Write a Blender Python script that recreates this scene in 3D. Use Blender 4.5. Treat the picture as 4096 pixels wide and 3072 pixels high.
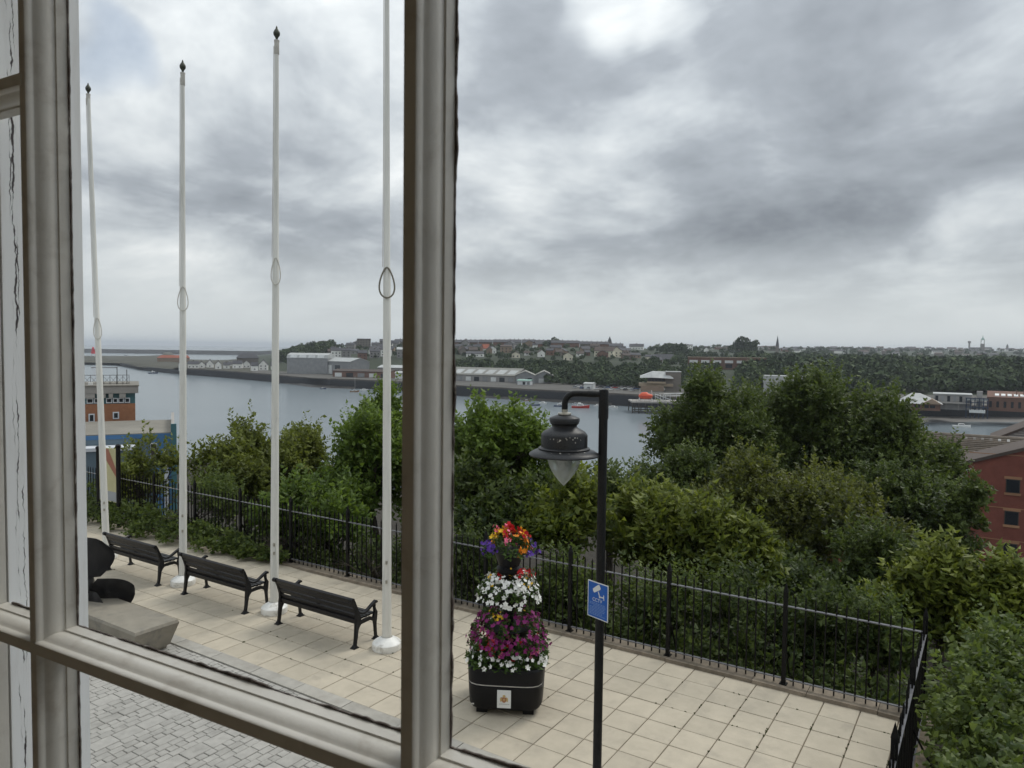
import bpy, math, random
import numpy as np
from mathutils import Vector, Matrix
rad = math.radians
for o in list(bpy.data.objects):
    bpy.data.objects.remove(o)
SC = bpy.context.scene
COL = SC.collection
rng = np.random.default_rng(7)
random.seed(7)

# ------------------------------------------------------------------ camera
EYE = np.array([0.0, 0.0, 4.7])          # eye height above the terrace
FPX = 740.0                              # focal length in pixels of a 1024 wide picture
YAW, PITCH, ROLL = rad(33), math.atan(35.5 / 740), rad(0.68)
CF = np.array([-math.sin(YAW) * math.cos(PITCH), math.cos(YAW) * math.cos(PITCH), -math.sin(PITCH)])
CR0 = np.array([math.cos(YAW), math.sin(YAW), 0.0])
CU0 = np.cross(CR0, CF)
CR = CR0 * math.cos(ROLL) + CU0 * math.sin(ROLL)
CU = CU0 * math.cos(ROLL) - CR0 * math.sin(ROLL)
cam = bpy.data.cameras.new('camera')
cam.sensor_width = 36.0
cam.lens = FPX / 1024 * 36
cam.clip_start = 0.02
cam.clip_end = 90000
cam.dof.use_dof = True
cam.dof.focus_distance = 14.0
cam.dof.aperture_fstop = 26.0
camo = bpy.data.objects.new('camera', cam)
COL.objects.link(camo)
camo.matrix_world = Matrix(((CR[0], CU[0], -CF[0], EYE[0]), (CR[1], CU[1], -CF[1], EYE[1]), (CR[2], CU[2], -CF[2], EYE[2]), (0, 0, 0, 1)))
SC.camera = camo

# ------------------------------------------------------------------ sky and sun
SUN_EL, SUN_AZ = rad(50), rad(14)        # azimuth measured from +Y towards +X
w = bpy.data.worlds.new('World')
SC.world = w
w.use_nodes = True
w.cycles.sampling_method = 'MANUAL'
w.cycles.sample_map_resolution = 512
nt = w.node_tree
nt.nodes.clear()
def N(t, typ, **kw):
    n = t.nodes.new(typ)
    for k, v in kw.items():
        setattr(n, k, v)
    return n
def link(t, a, b):
    t.links.new(a, b)
def math_node(t, op, a, b=None, c=None, clamp=False):
    n = N(t, 'ShaderNodeMath', operation=op, use_clamp=clamp)
    for i, v in enumerate((a, b, c)):
        if v is None:
            continue
        if isinstance(v, (int, float)):
            n.inputs[i].default_value = v
        else:
            link(t, v, n.inputs[i])
    return n.outputs[0]
def vmath(t, op, a, b=None, scale=None):
    n = N(t, 'ShaderNodeVectorMath', operation=op)
    for i, v in enumerate((a, b)):
        if v is None:
            continue
        if isinstance(v, (tuple, list)):
            n.inputs[i].default_value = v
        else:
            link(t, v, n.inputs[i])
    if scale is not None:
        n.inputs['Scale'].default_value = scale
    return n
def noise(t, vec, scale, detail=5, rough=0.55, dist=0.0):
    n = N(t, 'ShaderNodeTexNoise')
    n.inputs['Scale'].default_value = scale
    n.inputs['Detail'].default_value = detail
    n.inputs['Roughness'].default_value = rough
    n.inputs['Distortion'].default_value = dist
    if vec is not None:
        link(t, vec, n.inputs['Vector'])
    return n
def ramp(t, fac, stops):
    n = N(t, 'ShaderNodeValToRGB')
    el = n.color_ramp.elements
    while len(el) < len(stops):
        el.new(0.5)
    for e, (p, c) in zip(el, stops):
        e.position = p
        e.color = (c[0], c[1], c[2], 1)
    link(t, fac, n.inputs[0])
    return n.outputs[0]
def mixc(t, fac, a, b, mode='MIX'):
    n = N(t, 'ShaderNodeMix', data_type='RGBA', blend_type=mode)
    for s, v in ((n.inputs[0], fac), (n.inputs[6], a), (n.inputs[7], b)):
        if isinstance(v, (int, float)):
            s.default_value = v
        elif isinstance(v, (tuple, list)):
            s.default_value = (v[0], v[1], v[2], 1)
        else:
            link(t, v, s)
    return n.outputs[2]
def maprange(t, v, a, b, c, d, smooth=True):
    n = N(t, 'ShaderNodeMapRange', interpolation_type='SMOOTHSTEP' if smooth else 'LINEAR')
    link(t, v, n.inputs[0])
    for i, x in enumerate((a, b, c, d)):
        n.inputs[1 + i].default_value = x
    return n.outputs[0]
def direction(sx, sy):                    # source pixel (4096 wide) to a unit direction
    d = CF * FPX + CR * (sx / 4 - 512) + CU * (384 - sy / 4)
    return d / np.linalg.norm(d)

tc = N(nt, 'ShaderNodeTexCoord')
dirv = vmath(nt, 'NORMALIZE', tc.outputs['Generated']).outputs[0]
sep = N(nt, 'ShaderNodeSeparateXYZ')
link(nt, dirv, sep.inputs[0])
zc = math_node(nt, 'MAXIMUM', sep.outputs[2], 0.0)
den = math_node(nt, 'ADD', zc, 0.30)
comb = N(nt, 'ShaderNodeCombineXYZ')
link(nt, math_node(nt, 'DIVIDE', sep.outputs[0], den), comb.inputs[0])
link(nt, math_node(nt, 'DIVIDE', sep.outputs[1], den), comb.inputs[1])
n1 = noise(nt, vmath(nt, 'ADD', comb.outputs[0], (3.1, 7.4, 1.2)).outputs[0], 1.75, 7.0, 0.58, 0.3).outputs[0]
n2 = noise(nt, vmath(nt, 'ADD', comb.outputs[0], (11.0, 2.0, 5.0)).outputs[0], 5.5, 3, 0.6, 0.0).outputs[0]
cl = math_node(nt, 'ADD', math_node(nt, 'MULTIPLY_ADD', n1, 1.15, -0.155), math_node(nt, 'MULTIPLY_ADD', n2, 0.24, -0.04))
wob = noise(nt, vmath(nt, 'ADD', dirv, (1.7, 0.3, 4.0)).outputs[0], 5.5, 2.0, 0.6, 0.0)
wv = vmath(nt, 'SUBTRACT', wob.outputs[1], (0.5, 0.5, 0.5)).outputs[0]
wv = vmath(nt, 'SCALE', wv, scale=0.22).outputs[0]
dirw = vmath(nt, 'NORMALIZE', vmath(nt, 'ADD', dirv, wv).outputs[0]).outputs[0]
def blob(sx, sy, inner, outer):           # a cloud patch of its own, ragged by noise
    d = direction(sx, sy)
    dt = vmath(nt, 'DOT_PRODUCT', dirw, tuple(d)).outputs['Value']
    return maprange(nt, dt, math.cos(rad(outer)), math.cos(rad(inner)), 0, 1)
darkc = math_node(nt, 'ADD', math_node(nt, 'MULTIPLY', blob(3050, 560, 3, 18), 0.11), math_node(nt, 'MULTIPLY', blob(2150, 330, 2, 9), 0.11))
darkc = math_node(nt, 'ADD', darkc, math_node(nt, 'MULTIPLY', blob(1150, 820, 2, 8), 0.07))
darkc = math_node(nt, 'ADD', darkc, math_node(nt, 'MULTIPLY', blob(3900, 150, 4, 14), 0.05))
brt = math_node(nt, 'ADD', math_node(nt, 'MULTIPLY', blob(2470, 120, 0.5, 5.5), 0.36), math_node(nt, 'MULTIPLY', blob(2250, 900, 2, 10), 0.10))
brt = math_node(nt, 'ADD', brt, math_node(nt, 'MULTIPLY', blob(900, 350, 4, 18), 0.06))
cl = math_node(nt, 'ADD', math_node(nt, 'SUBTRACT', cl, darkc), brt)
cloud = ramp(nt, cl, [(0.16, (2.2, 2.4, 2.7)), (0.42, (3.8, 4.1, 4.5)), (0.54, (5.4, 5.75, 6.1)), (0.68, (7.2, 7.5, 7.7)), (0.86, (9.8, 9.9, 9.9))])
hz = maprange(nt, sep.outputs[2], -0.01, 0.16, 0, 1)
cloud = mixc(nt, hz, (7.4, 7.8, 7.95), cloud)
sky = N(nt, 'ShaderNodeTexSky', sky_type='NISHITA')
sky.sun_disc = False
sky.sun_elevation = SUN_EL
sky.sun_rotation = SUN_AZ
gap = math_node(nt, 'MULTIPLY', blob(450, 190, 0.2, 3.6), 0.36)
skyc = mixc(nt, math_node(nt, 'SUBTRACT', 0.97, gap), sky.outputs[0], cloud)
lift = math_node(nt, 'ADD', 0.93, math_node(nt, 'MULTIPLY', zc, 1.05))     # overcast: brighter towards the zenith
skyc = vmath(nt, 'SCALE', skyc)
link(nt, lift, skyc.inputs['Scale'])
bg = N(nt, 'ShaderNodeBackground')
bg.inputs[1].default_value = 0.1
link(nt, skyc.outputs[0], bg.inputs[0])
out = N(nt, 'ShaderNodeOutputWorld')
link(nt, bg.outputs[0], out.inputs[0])

sun = bpy.data.lights.new('sun', 'SUN')
sun.energy = 1.5
sun.angle = rad(22)
sun.color = (1.0, 0.96, 0.9)
suno = bpy.data.objects.new('sun', sun)
COL.objects.link(suno)
sd = Vector((math.sin(SUN_AZ) * math.cos(SUN_EL), math.cos(SUN_AZ) * math.cos(SUN_EL), math.sin(SUN_EL)))
suno.rotation_euler = sd.to_track_quat('Z', 'Y').to_euler()
suno.location = (0, 30, 60)
SC.view_settings.view_transform = 'Standard'
SC.view_settings.look = 'None'
SC.view_settings.exposure = 0.0
SC.view_settings.gamma = 1.0
SC.render.engine = 'CYCLES'
SC.cycles.max_bounces = 7
SC.cycles.diffuse_bounces = 5
SC.cycles.glossy_bounces = 2
SC.cycles.transmission_bounces = 3
SC.cycles.transparent_max_bounces = 16

# ------------------------------------------------------------------ points from the picture
def ray(sx, sy):
    return CF * FPX + CR * (sx / 4 - 512) + CU * (384 - sy / 4)
def at_z(sx, sy, z=0.0):
    d = ray(sx, sy)
    return EYE + d * ((z - EYE[2]) / d[2])
def at_d(sx, sy, Z):
    return EYE + ray(sx, sy) / FPX * Z
def at_y(sx, sy, Y):
    d = ray(sx, sy)
    return EYE + d * (Y / d[1])
def cam_xz(X, Y):                         # source column and depth of a ground position
    Z = -math.sin(YAW) * X + math.cos(YAW) * Y
    R = math.cos(YAW) * X + math.sin(YAW) * Y
    return 2048 + 4 * FPX * R / np.maximum(Z, 1e-3), Z

# ------------------------------------------------------------------ materials
MATS = {}
def new_mat(name):
    m = bpy.data.materials.new(name)
    m.use_nodes = True
    t = m.node_tree
    b = t.nodes['Principled BSDF']
    MATS[name] = m
    return m, t, b
def M(name, col, rough=0.6, var=0.15, scale=6.0, bump=0.0, bscale=None, objrand=0.0, metal=0.0, dirt=None, dirt_scale=2.0, dirt_amt=0.4, stretch=None, spec=0.4):
    m, t, b = new_mat(name)
    tcn = N(t, 'ShaderNodeTexCoord')
    vec = tcn.outputs['Object']
    if stretch:
        mp = N(t, 'ShaderNodeMapping')
        mp.inputs['Scale'].default_value = stretch
        link(t, vec, mp.inputs[0])
        vec = mp.outputs[0]
    oi = N(t, 'ShaderNodeObjectInfo')
    cshift = vmath(t, 'SCALE', vmath(t, 'ADD', (1, 1, 1)).outputs[0])
    link(t, math_node(t, 'MULTIPLY', oi.outputs['Random'], 37.0), cshift.inputs['Scale'])
    vec = vmath(t, 'ADD', vec, cshift.outputs[0]).outputs[0]
    n = noise(t, vec, scale, 6, 0.6)
    lo = tuple(c * (1 - var) for c in col)
    hi = tuple(min(1, c * (1 + var)) for c in col)
    c = ramp(t, n.outputs[0], [(0.3, lo), (0.7, hi)])
    if dirt:
        dn = noise(t, vec, dirt_scale, 7, 0.65, 0.3)
        f = math_node(t, 'MULTIPLY', maprange(t, dn.outputs[0], 0.5, 0.72, 0, 1), dirt_amt)
        c = mixc(t, f, c, dirt)
    if objrand:
        f = maprange(t, oi.outputs['Random'], 0, 1, 1 - objrand, 1 + objrand, False)
        s = vmath(t, 'SCALE', c)
        link(t, f, s.inputs['Scale'])
        c = s.outputs[0]
    link(t, c, b.inputs['Base Color'])
    b.inputs['Roughness'].default_value = rough
    b.inputs['Metallic'].default_value = metal
    b.inputs['Specular IOR Level'].default_value = spec
    if bump:
        bn = noise(t, vec, bscale or scale * 3, 6, 0.6)
        bp = N(t, 'ShaderNodeBump')
        bp.inputs['Strength'].default_value = 1.0
        bp.inputs['Distance'].default_value = bump
        link(t, bn.outputs[0], bp.inputs['Height'])
        link(t, bp.outputs[0], b.inputs['Normal'])
    return m
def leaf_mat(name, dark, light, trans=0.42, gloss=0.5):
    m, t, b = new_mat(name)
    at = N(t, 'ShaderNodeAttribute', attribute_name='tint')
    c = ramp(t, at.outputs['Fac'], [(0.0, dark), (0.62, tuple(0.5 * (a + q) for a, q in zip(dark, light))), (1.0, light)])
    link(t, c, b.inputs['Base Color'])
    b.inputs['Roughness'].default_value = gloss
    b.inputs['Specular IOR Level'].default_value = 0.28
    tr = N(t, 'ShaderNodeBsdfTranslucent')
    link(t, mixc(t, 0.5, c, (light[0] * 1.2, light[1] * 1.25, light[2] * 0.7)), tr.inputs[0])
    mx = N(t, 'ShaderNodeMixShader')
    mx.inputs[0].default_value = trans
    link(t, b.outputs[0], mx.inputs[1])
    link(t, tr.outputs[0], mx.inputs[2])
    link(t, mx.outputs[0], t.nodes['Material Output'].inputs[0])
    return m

# ------------------------------------------------------------------ mesh helpers
class MB:
    def __init__(s):
        s.v = []
        s.f = []
    def add(s, vs, fs, m=None):
        k = len(s.v)
        for p in vs:
            q = Vector(p)
            s.v.append(tuple(m @ q) if m is not None else tuple(q))
        s.f += [tuple(i + k for i in f) for f in fs]
        return s
    def box(s, x0, x1, y0, y1, z0, z1, m=None):
        return s.add([(x0, y0, z0), (x1, y0, z0), (x1, y1, z0), (x0, y1, z0), (x0, y0, z1), (x1, y0, z1), (x1, y1, z1), (x0, y1, z1)],
                     [(0, 3, 2, 1), (4, 5, 6, 7), (0, 1, 5, 4), (1, 2, 6, 5), (2, 3, 7, 6), (3, 0, 4, 7)], m)
    def frustum(s, x0, x1, y0, y1, z0, X0, X1, Y0, Y1, z1, m=None):
        return s.add([(x0, y0, z0), (x1, y0, z0), (x1, y1, z0), (x0, y1, z0), (X0, Y0, z1), (X1, Y0, z1), (X1, Y1, z1), (X0, Y1, z1)],
                     [(0, 3, 2, 1), (4, 5, 6, 7), (0, 1, 5, 4), (1, 2, 6, 5), (2, 3, 7, 6), (3, 0, 4, 7)], m)
    def tube(s, pts, rads, n=8, cap=True, m=None):
        pts = [Vector(p) for p in pts]
        if not hasattr(rads, '__len__'):
            rads = [rads] * len(pts)
        vs, fs = [], []
        up = None
        for i, p in enumerate(pts):
            a = pts[max(i - 1, 0)]
            b = pts[min(i + 1, len(pts) - 1)]
            d = (b - a)
            if d.length < 1e-9:
                d = Vector((0, 0, 1))
            d.normalize()
            if up is None:
                up = Vector((1, 0, 0)) if abs(d.x) < 0.9 else Vector((0, 1, 0))
            sd_ = d.cross(up)
            if sd_.length < 1e-6:
                sd_ = d.orthogonal()
            sd_.normalize()
            up = sd_.cross(d)
            up.normalize()
            for k in range(n):
                a_ = 2 * math.pi * k / n
                vs.append(p + (sd_ * math.cos(a_) + up * math.sin(a_)) * rads[i])
        for i in range(len(pts) - 1):
            for k in range(n):
                fs.append((i * n + k, i * n + (k + 1) % n, (i + 1) * n + (k + 1) % n, (i + 1) * n + k))
        if cap:
            fs.append(tuple(range(n - 1, -1, -1)))
            fs.append(tuple((len(pts) - 1) * n + k for k in range(n)))
        return s.add(vs, fs, m)
    def lathe(s, prof, n=24, c=(0, 0, 0), m=None, close=True, sq=None):
        vs, fs = [], []
        for r, z in prof:
            for k in range(n):
                a = 2 * math.pi * k / n
                x, y = math.cos(a), math.sin(a)
                if sq:                       # squarish section
                    p = (abs(x) ** sq + abs(y) ** sq) ** (-1 / sq)
                    x, y = x * p, y * p
                vs.append((c[0] + r * x, c[1] + r * y, c[2] + z))
        for i in range(len(prof) - 1):
            for k in range(n):
                fs.append((i * n + k, i * n + (k + 1) % n, (i + 1) * n + (k + 1) % n, (i + 1) * n + k))
        if close:
            fs.append(tuple(range(n - 1, -1, -1)))
            fs.append(tuple((len(prof) - 1) * n + k for k in range(n)))
        return s.add(vs, fs, m)
    def prism(s, poly, d0, d1, axis='y', m=None):
        # poly in the plane across the axis; x,z for 'y'; y,z for 'x'; x,y for 'z'
        def mk(p, d):
            return (p[0], d, p[1]) if axis == 'y' else ((d, p[0], p[1]) if axis == 'x' else (p[0], p[1], d))
        k = len(poly)
        vs = [mk(p, d0) for p in poly] + [mk(p, d1) for p in poly]
        fs = [tuple(range(k)), tuple(range(2 * k - 1, k - 1, -1))] + [(i, (i + 1) % k + 0, (i + 1) % k + k, i + k)[::-1] for i in range(k)]
        return s.add(vs, fs, m)
    def mesh(s, name, mat, smooth=False):
        me = bpy.data.meshes.new(name)
        me.from_pydata(s.v, [], s.f)
        if mat is not None:
            me.materials.append(MATS[mat] if isinstance(mat, str) else mat)
        if smooth:
            me.polygons.foreach_set('use_smooth', [True] * len(me.polygons))
            try:
                me.set_sharp_from_angle(angle=rad(38))
            except Exception:
                pass
        me.update()
        return me
    def build(s, name, mat, parent=None, smooth=False, fix=False):
        me = s.mesh(name, mat, smooth)
        if fix:
            fix_normals(me)
        return obj(name, me, parent)
def fix_normals(me):
    import bmesh
    bm = bmesh.new()
    bm.from_mesh(me)
    bmesh.ops.recalc_face_normals(bm, faces=bm.faces)
    bm.to_mesh(me)
    bm.free()
def obj(name, me, parent=None, loc=None, rotz=None):
    o = bpy.data.objects.new(name, me)
    COL.objects.link(o)
    if parent is not None:
        o.parent = parent
    if loc is not None:
        o.location = loc
    if rotz is not None:
        o.rotation_euler = (0, 0, rotz)
    return o
def tag(o, label=None, cat=None, group=None, kind=None):
    if label: o['label'] = label
    if cat: o['category'] = cat
    if group: o['group'] = group
    if kind: o['kind'] = kind
    return o
def thing(name, label, cat, loc=(0, 0, 0), rotz=0.0, group=None):
    o = bpy.data.objects.new(name, None)
    COL.objects.link(o)
    o.empty_display_size = 0.2
    o.location = tuple(float(c) for c in loc)
    o.rotation_euler = (0, 0, rotz)
    return tag(o, label, cat, group)
def copy_tree(root, loc=None, rotz=None, label=None, group=None):
    r = root.copy()
    COL.objects.link(r)
    if loc is not None: r.location = loc
    if rotz is not None: r.rotation_euler = (0, 0, rotz)
    if label: r['label'] = label
    if group: r['group'] = group
    for ch in list(root.children):
        c = ch.copy()
        COL.objects.link(c)
        c.parent = r
        for g in list(ch.children):
            d = g.copy()
            COL.objects.link(d)
            d.parent = c
    return r
def raw_mesh(name, V, F, mat, tint=None, smooth=False):
    """V (n,3) and F (m,3 or m,4) numpy arrays to a mesh, quickly; tint is per face"""
    me = bpy.data.meshes.new(name)
    k = F.shape[1]
    me.vertices.add(len(V))
    me.vertices.foreach_set('co', V.astype(np.float32).ravel())
    me.loops.add(F.size)
    me.loops.foreach_set('vertex_index', F.astype(np.int32).ravel())
    me.polygons.add(len(F))
    me.polygons.foreach_set('loop_start', np.arange(0, F.size, k, dtype=np.int32))
    me.update(calc_edges=True)
    if smooth:
        me.polygons.foreach_set('use_smooth', np.ones(len(F), bool))
    if tint is not None:
        a = me.attributes.new('tint', 'FLOAT', 'FACE')
        a.data.foreach_set('value', tint.astype(np.float32))
    me.materials.append(MATS[mat])
    return me
def unit(a):
    return a / np.maximum(np.linalg.norm(a, axis=-1, keepdims=True), 1e-9)

# ------------------------------------------------------------------ material list
M('room_paint', (0.88, 0.82, 0.72), 0.8, 0.05)
M('room_carpet', (0.55, 0.47, 0.37), 0.95, 0.2)
M('render_wall', (0.55, 0.52, 0.46), 0.85, 0.12, 3.0, 0.004)
M('bar_paint', (0.66, 0.635, 0.575), 0.36, 0.08, 9.0, 0.0005, 60.0, dirt=(0.24, 0.18, 0.12), dirt_scale=22.0, dirt_amt=0.28)
M('sealant', (0.10, 0.08, 0.07), 0.85, 0.6, 90.0, 0.001, 200.0, dirt=(0.42, 0.40, 0.37), dirt_scale=70.0, dirt_amt=0.75)
M('slab', (0.46, 0.405, 0.315), 0.82, 0.08, 5.0, 0.0015, 70.0, objrand=0.055, dirt=(0.30, 0.265, 0.215), dirt_scale=1.9, dirt_amt=0.5)
M('joint_bed', (0.17, 0.14, 0.10), 0.95, 0.35, 9.0, 0.004)
M('sett', (0.36, 0.345, 0.315), 0.85, 0.12, 9.0, 0.003, 60.0, objrand=0.07, dirt=(0.2, 0.19, 0.17), dirt_scale=3.0)
M('sett_bed', (0.2, 0.185, 0.16), 0.95, 0.3, 12.0)
M('kerb', (0.36, 0.34, 0.30), 0.85, 0.12, 7.0, 0.003, objrand=0.06, dirt=(0.2, 0.18, 0.15))
M('copestone', (0.20, 0.165, 0.125), 0.9, 0.3, 6.0, 0.008, 14.0, objrand=0.12, dirt=(0.10, 0.09, 0.06), dirt_amt=0.6)
M('black_iron', (0.006, 0.006, 0.0065), 0.45, 0.3, 20.0, 0.0006, 60.0, spec=0.18)
M('bench_iron', (0.007, 0.007, 0.008), 0.40, 0.3, 18.0, 0.0006, 50.0, spec=0.25)
M('bench_slat', (0.012, 0.011, 0.012), 0.42, 0.3, 10.0, 0.0006, stretch=(1, 14, 14), objrand=0.2, spec=0.3)
M('rail_top', (0.12, 0.12, 0.13), 0.35, 0.25, 9.0)
M('pole_white', (0.70, 0.69, 0.64), 0.32, 0.06, 3.0, dirt=(0.42, 0.42, 0.38), dirt_scale=2.0, dirt_amt=0.4, stretch=(6, 6, 0.5))
M('pole_base', (0.80, 0.79, 0.75), 0.4, 0.06, 12.0, 0.002, dirt=(0.35, 0.32, 0.27), dirt_scale=9.0, dirt_amt=0.7)
M('finial', (0.055, 0.06, 0.045), 0.45, 0.4, 20.0, metal=0.3)
M('rope_dark', (0.20, 0.185, 0.15), 0.9, 0.2, 60.0)
M('rope', (0.55, 0.53, 0.48), 0.9, 0.2, 60.0)
M('lamp_black', (0.008, 0.008, 0.0085), 0.45, 0.25, 8.0, 0.0005, 40.0, dirt=(0.03, 0.03, 0.028), dirt_scale=5.0, dirt_amt=0.3, spec=0.25)
M('lantern_paint', (0.011, 0.0115, 0.013), 0.42, 0.25, 8.0, 0.0005, 40.0, dirt=(0.06, 0.06, 0.058), dirt_scale=5.0, dirt_amt=0.3, spec=0.45)
M('lamp_metal', (0.45, 0.43, 0.37), 0.4, 0.2, 30.0, metal=0.7)
M('droppings', (0.55, 0.52, 0.46), 0.9, 0.3, 40.0)
M('sign_blue', (0.010, 0.10, 0.42), 0.35, 0.05, 6.0)
M('sign_white', (0.72, 0.73, 0.72), 0.4, 0.05, 6.0)
M('sign_pale', (0.22, 0.33, 0.58), 0.45, 0.1, 60.0)
M('planter_black', (0.007, 0.007, 0.0085), 0.48, 0.3, 6.0, 0.001, 40.0, dirt=(0.016, 0.016, 0.016), dirt_scale=3.0, spec=0.22)
M('planter_line', (0.50, 0.48, 0.45), 0.6, 0.2, 20.0)
M('crest_brown', (0.36, 0.17, 0.09), 0.5, 0.45, 90.0)
M('crest_gold', (0.55, 0.40, 0.16), 0.5, 0.3, 90.0)
M('propeller', (0.010, 0.010, 0.012), 0.40, 0.4, 7.0, 0.004, 25.0, dirt=(0.06, 0.06, 0.062), dirt_scale=5.0)
M('plinth', (0.25, 0.225, 0.180), 0.85, 0.14, 4.0, 0.006, 20.0, dirt=(0.15, 0.14, 0.125), dirt_scale=3.0, dirt_amt=0.75)
M('soil', (0.035, 0.03, 0.022), 1.0, 0.4, 2.0, 0.02)
M('bark', (0.06, 0.05, 0.04), 0.95, 0.35, 9.0, 0.01, 30.0)
M('bark_grey', (0.10, 0.09, 0.08), 0.95, 0.35, 9.0, 0.01, 30.0)
for nm, c in (('petal_white', (0.78, 0.78, 0.74)), ('petal_red', (0.55, 0.012, 0.02)), ('petal_orange', (0.80, 0.26, 0.01)), ('petal_yellow', (0.80, 0.50, 0.02)),
              ('petal_pink', (0.75, 0.16, 0.28)), ('petal_violet', (0.10, 0.035, 0.30)), ('petal_magenta', (0.20, 0.010, 0.12)), ('petal_maroon', (0.10, 0.01, 0.03))):
    M(nm, c, 0.65, 0.2, 30.0)
leaf_mat('leaf_maple', (0.020, 0.050, 0.009), (0.185, 0.265, 0.045))
leaf_mat('leaf_olive', (0.034, 0.052, 0.011), (0.215, 0.245, 0.052))
leaf_mat('leaf_dark', (0.016, 0.034, 0.009), (0.130, 0.172, 0.042))
leaf_mat('leaf_bright', (0.034, 0.060, 0.010), (0.235, 0.270, 0.042))
leaf_mat('leaf_flush', (0.010, 0.022, 0.007), (0.195, 0.215, 0.040))
leaf_mat('leaf_hedge', (0.024, 0.050, 0.012), (0.185, 0.235, 0.060))
leaf_mat('leaf_bed', (0.020, 0.055, 0.012), (0.100, 0.160, 0.035))
leaf_mat('leaf_far', (0.018, 0.034, 0.014), (0.085, 0.115, 0.044), trans=0.0, gloss=0.9)
M('far_grass', (0.028, 0.038, 0.018), 0.95, 0.35, 0.02)
M('quay_ground', (0.095, 0.09, 0.08), 0.95, 0.2, 0.05)
M('spit_ground', (0.060, 0.058, 0.040), 0.95, 0.3, 0.02)
M('mud', (0.055, 0.050, 0.045), 0.45, 0.3, 0.2)
for nm, c, r in (('wall_white', (0.80, 0.79, 0.75), 0.8), ('wall_cream', (0.68, 0.63, 0.50), 0.8), ('wall_grey', (0.27, 0.26, 0.25), 0.85), ('wall_brick', (0.17, 0.095, 0.07), 0.9),
                 ('wall_tan', (0.27, 0.20, 0.145), 0.9), ('wall_stone', (0.17, 0.15, 0.13), 0.9), ('roof_slate', (0.062, 0.062, 0.070), 0.7), ('roof_brown', (0.085, 0.065, 0.055), 0.85),
                 ('roof_red', (0.28, 0.085, 0.05), 0.85), ('roof_pale', (0.42, 0.43, 0.42), 0.6), ('shed_side', (0.24, 0.245, 0.25), 0.6), ('shed_pale', (0.37, 0.38, 0.385), 0.6),
                 ('roof_sheet', (0.235, 0.23, 0.205), 0.7), ('glass_dark', (0.02, 0.024, 0.03), 0.15), ('far_white', (0.62, 0.63, 0.62), 0.5), ('steel_blue', (0.025, 0.04, 0.075), 0.6),
                 ('timber_dark', (0.055, 0.048, 0.042), 0.9), ('timber_pale', (0.34, 0.27, 0.19), 0.8), ('lifeboat_orange', (0.72, 0.11, 0.045), 0.4), ('hull_white', (0.72, 0.72, 0.70), 0.3),
                 ('hull_red', (0.42, 0.03, 0.02), 0.35), ('hull_blue', (0.03, 0.05, 0.11), 0.35), ('hull_wood', (0.23, 0.13, 0.07), 0.5), ('car_white', (0.7, 0.7, 0.7), 0.25),
                 ('car_silver', (0.38, 0.39, 0.4), 0.25), ('car_blue', (0.05, 0.09, 0.2), 0.25), ('car_red', (0.35, 0.03, 0.03), 0.25), ('car_black', (0.02, 0.02, 0.022), 0.2),
                 ('tyre', (0.015, 0.015, 0.015), 0.9), ('mast', (0.5, 0.5, 0.48), 0.4), ('light_red', (0.55, 0.02, 0.035), 0.5), ('pier_stone', (0.105, 0.10, 0.10), 0.9),
                 ('concrete', (0.33, 0.31, 0.285), 0.85), ('flat_roof', (0.21, 0.195, 0.165), 0.9), ('shed_blue', (0.06, 0.165, 0.33), 0.55), ('shed_bluegrey', (0.115, 0.165, 0.20), 0.6),
                 ('trim_teal', (0.06, 0.16, 0.18), 0.5), ('trim_white', (0.66, 0.68, 0.70), 0.5), ('trim_sand', (0.33, 0.18, 0.10), 0.85), ('board_map', (0.50, 0.47, 0.27), 0.5), ('board_red', (0.36, 0.15, 0.10), 0.5),
                 ('board_grey', (0.30, 0.32, 0.34), 0.5), ('copper_green', (0.25, 0.40, 0.34), 0.7)):
    M(nm, c, r, 0.14, 0.35 if r > 0.5 else 1.0, objrand=0.08)
M('office_brick', (0.33, 0.150, 0.078), 0.9, 0.14, 3.0, 0.01, 12.0)
M('red_brick', (0.185, 0.062, 0.045), 0.9, 0.14, 1.5, 0.008, 14.0)
M('roof_tile', (0.185, 0.155, 0.125), 0.9, 0.22, 2.0, objrand=0.2)
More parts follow.
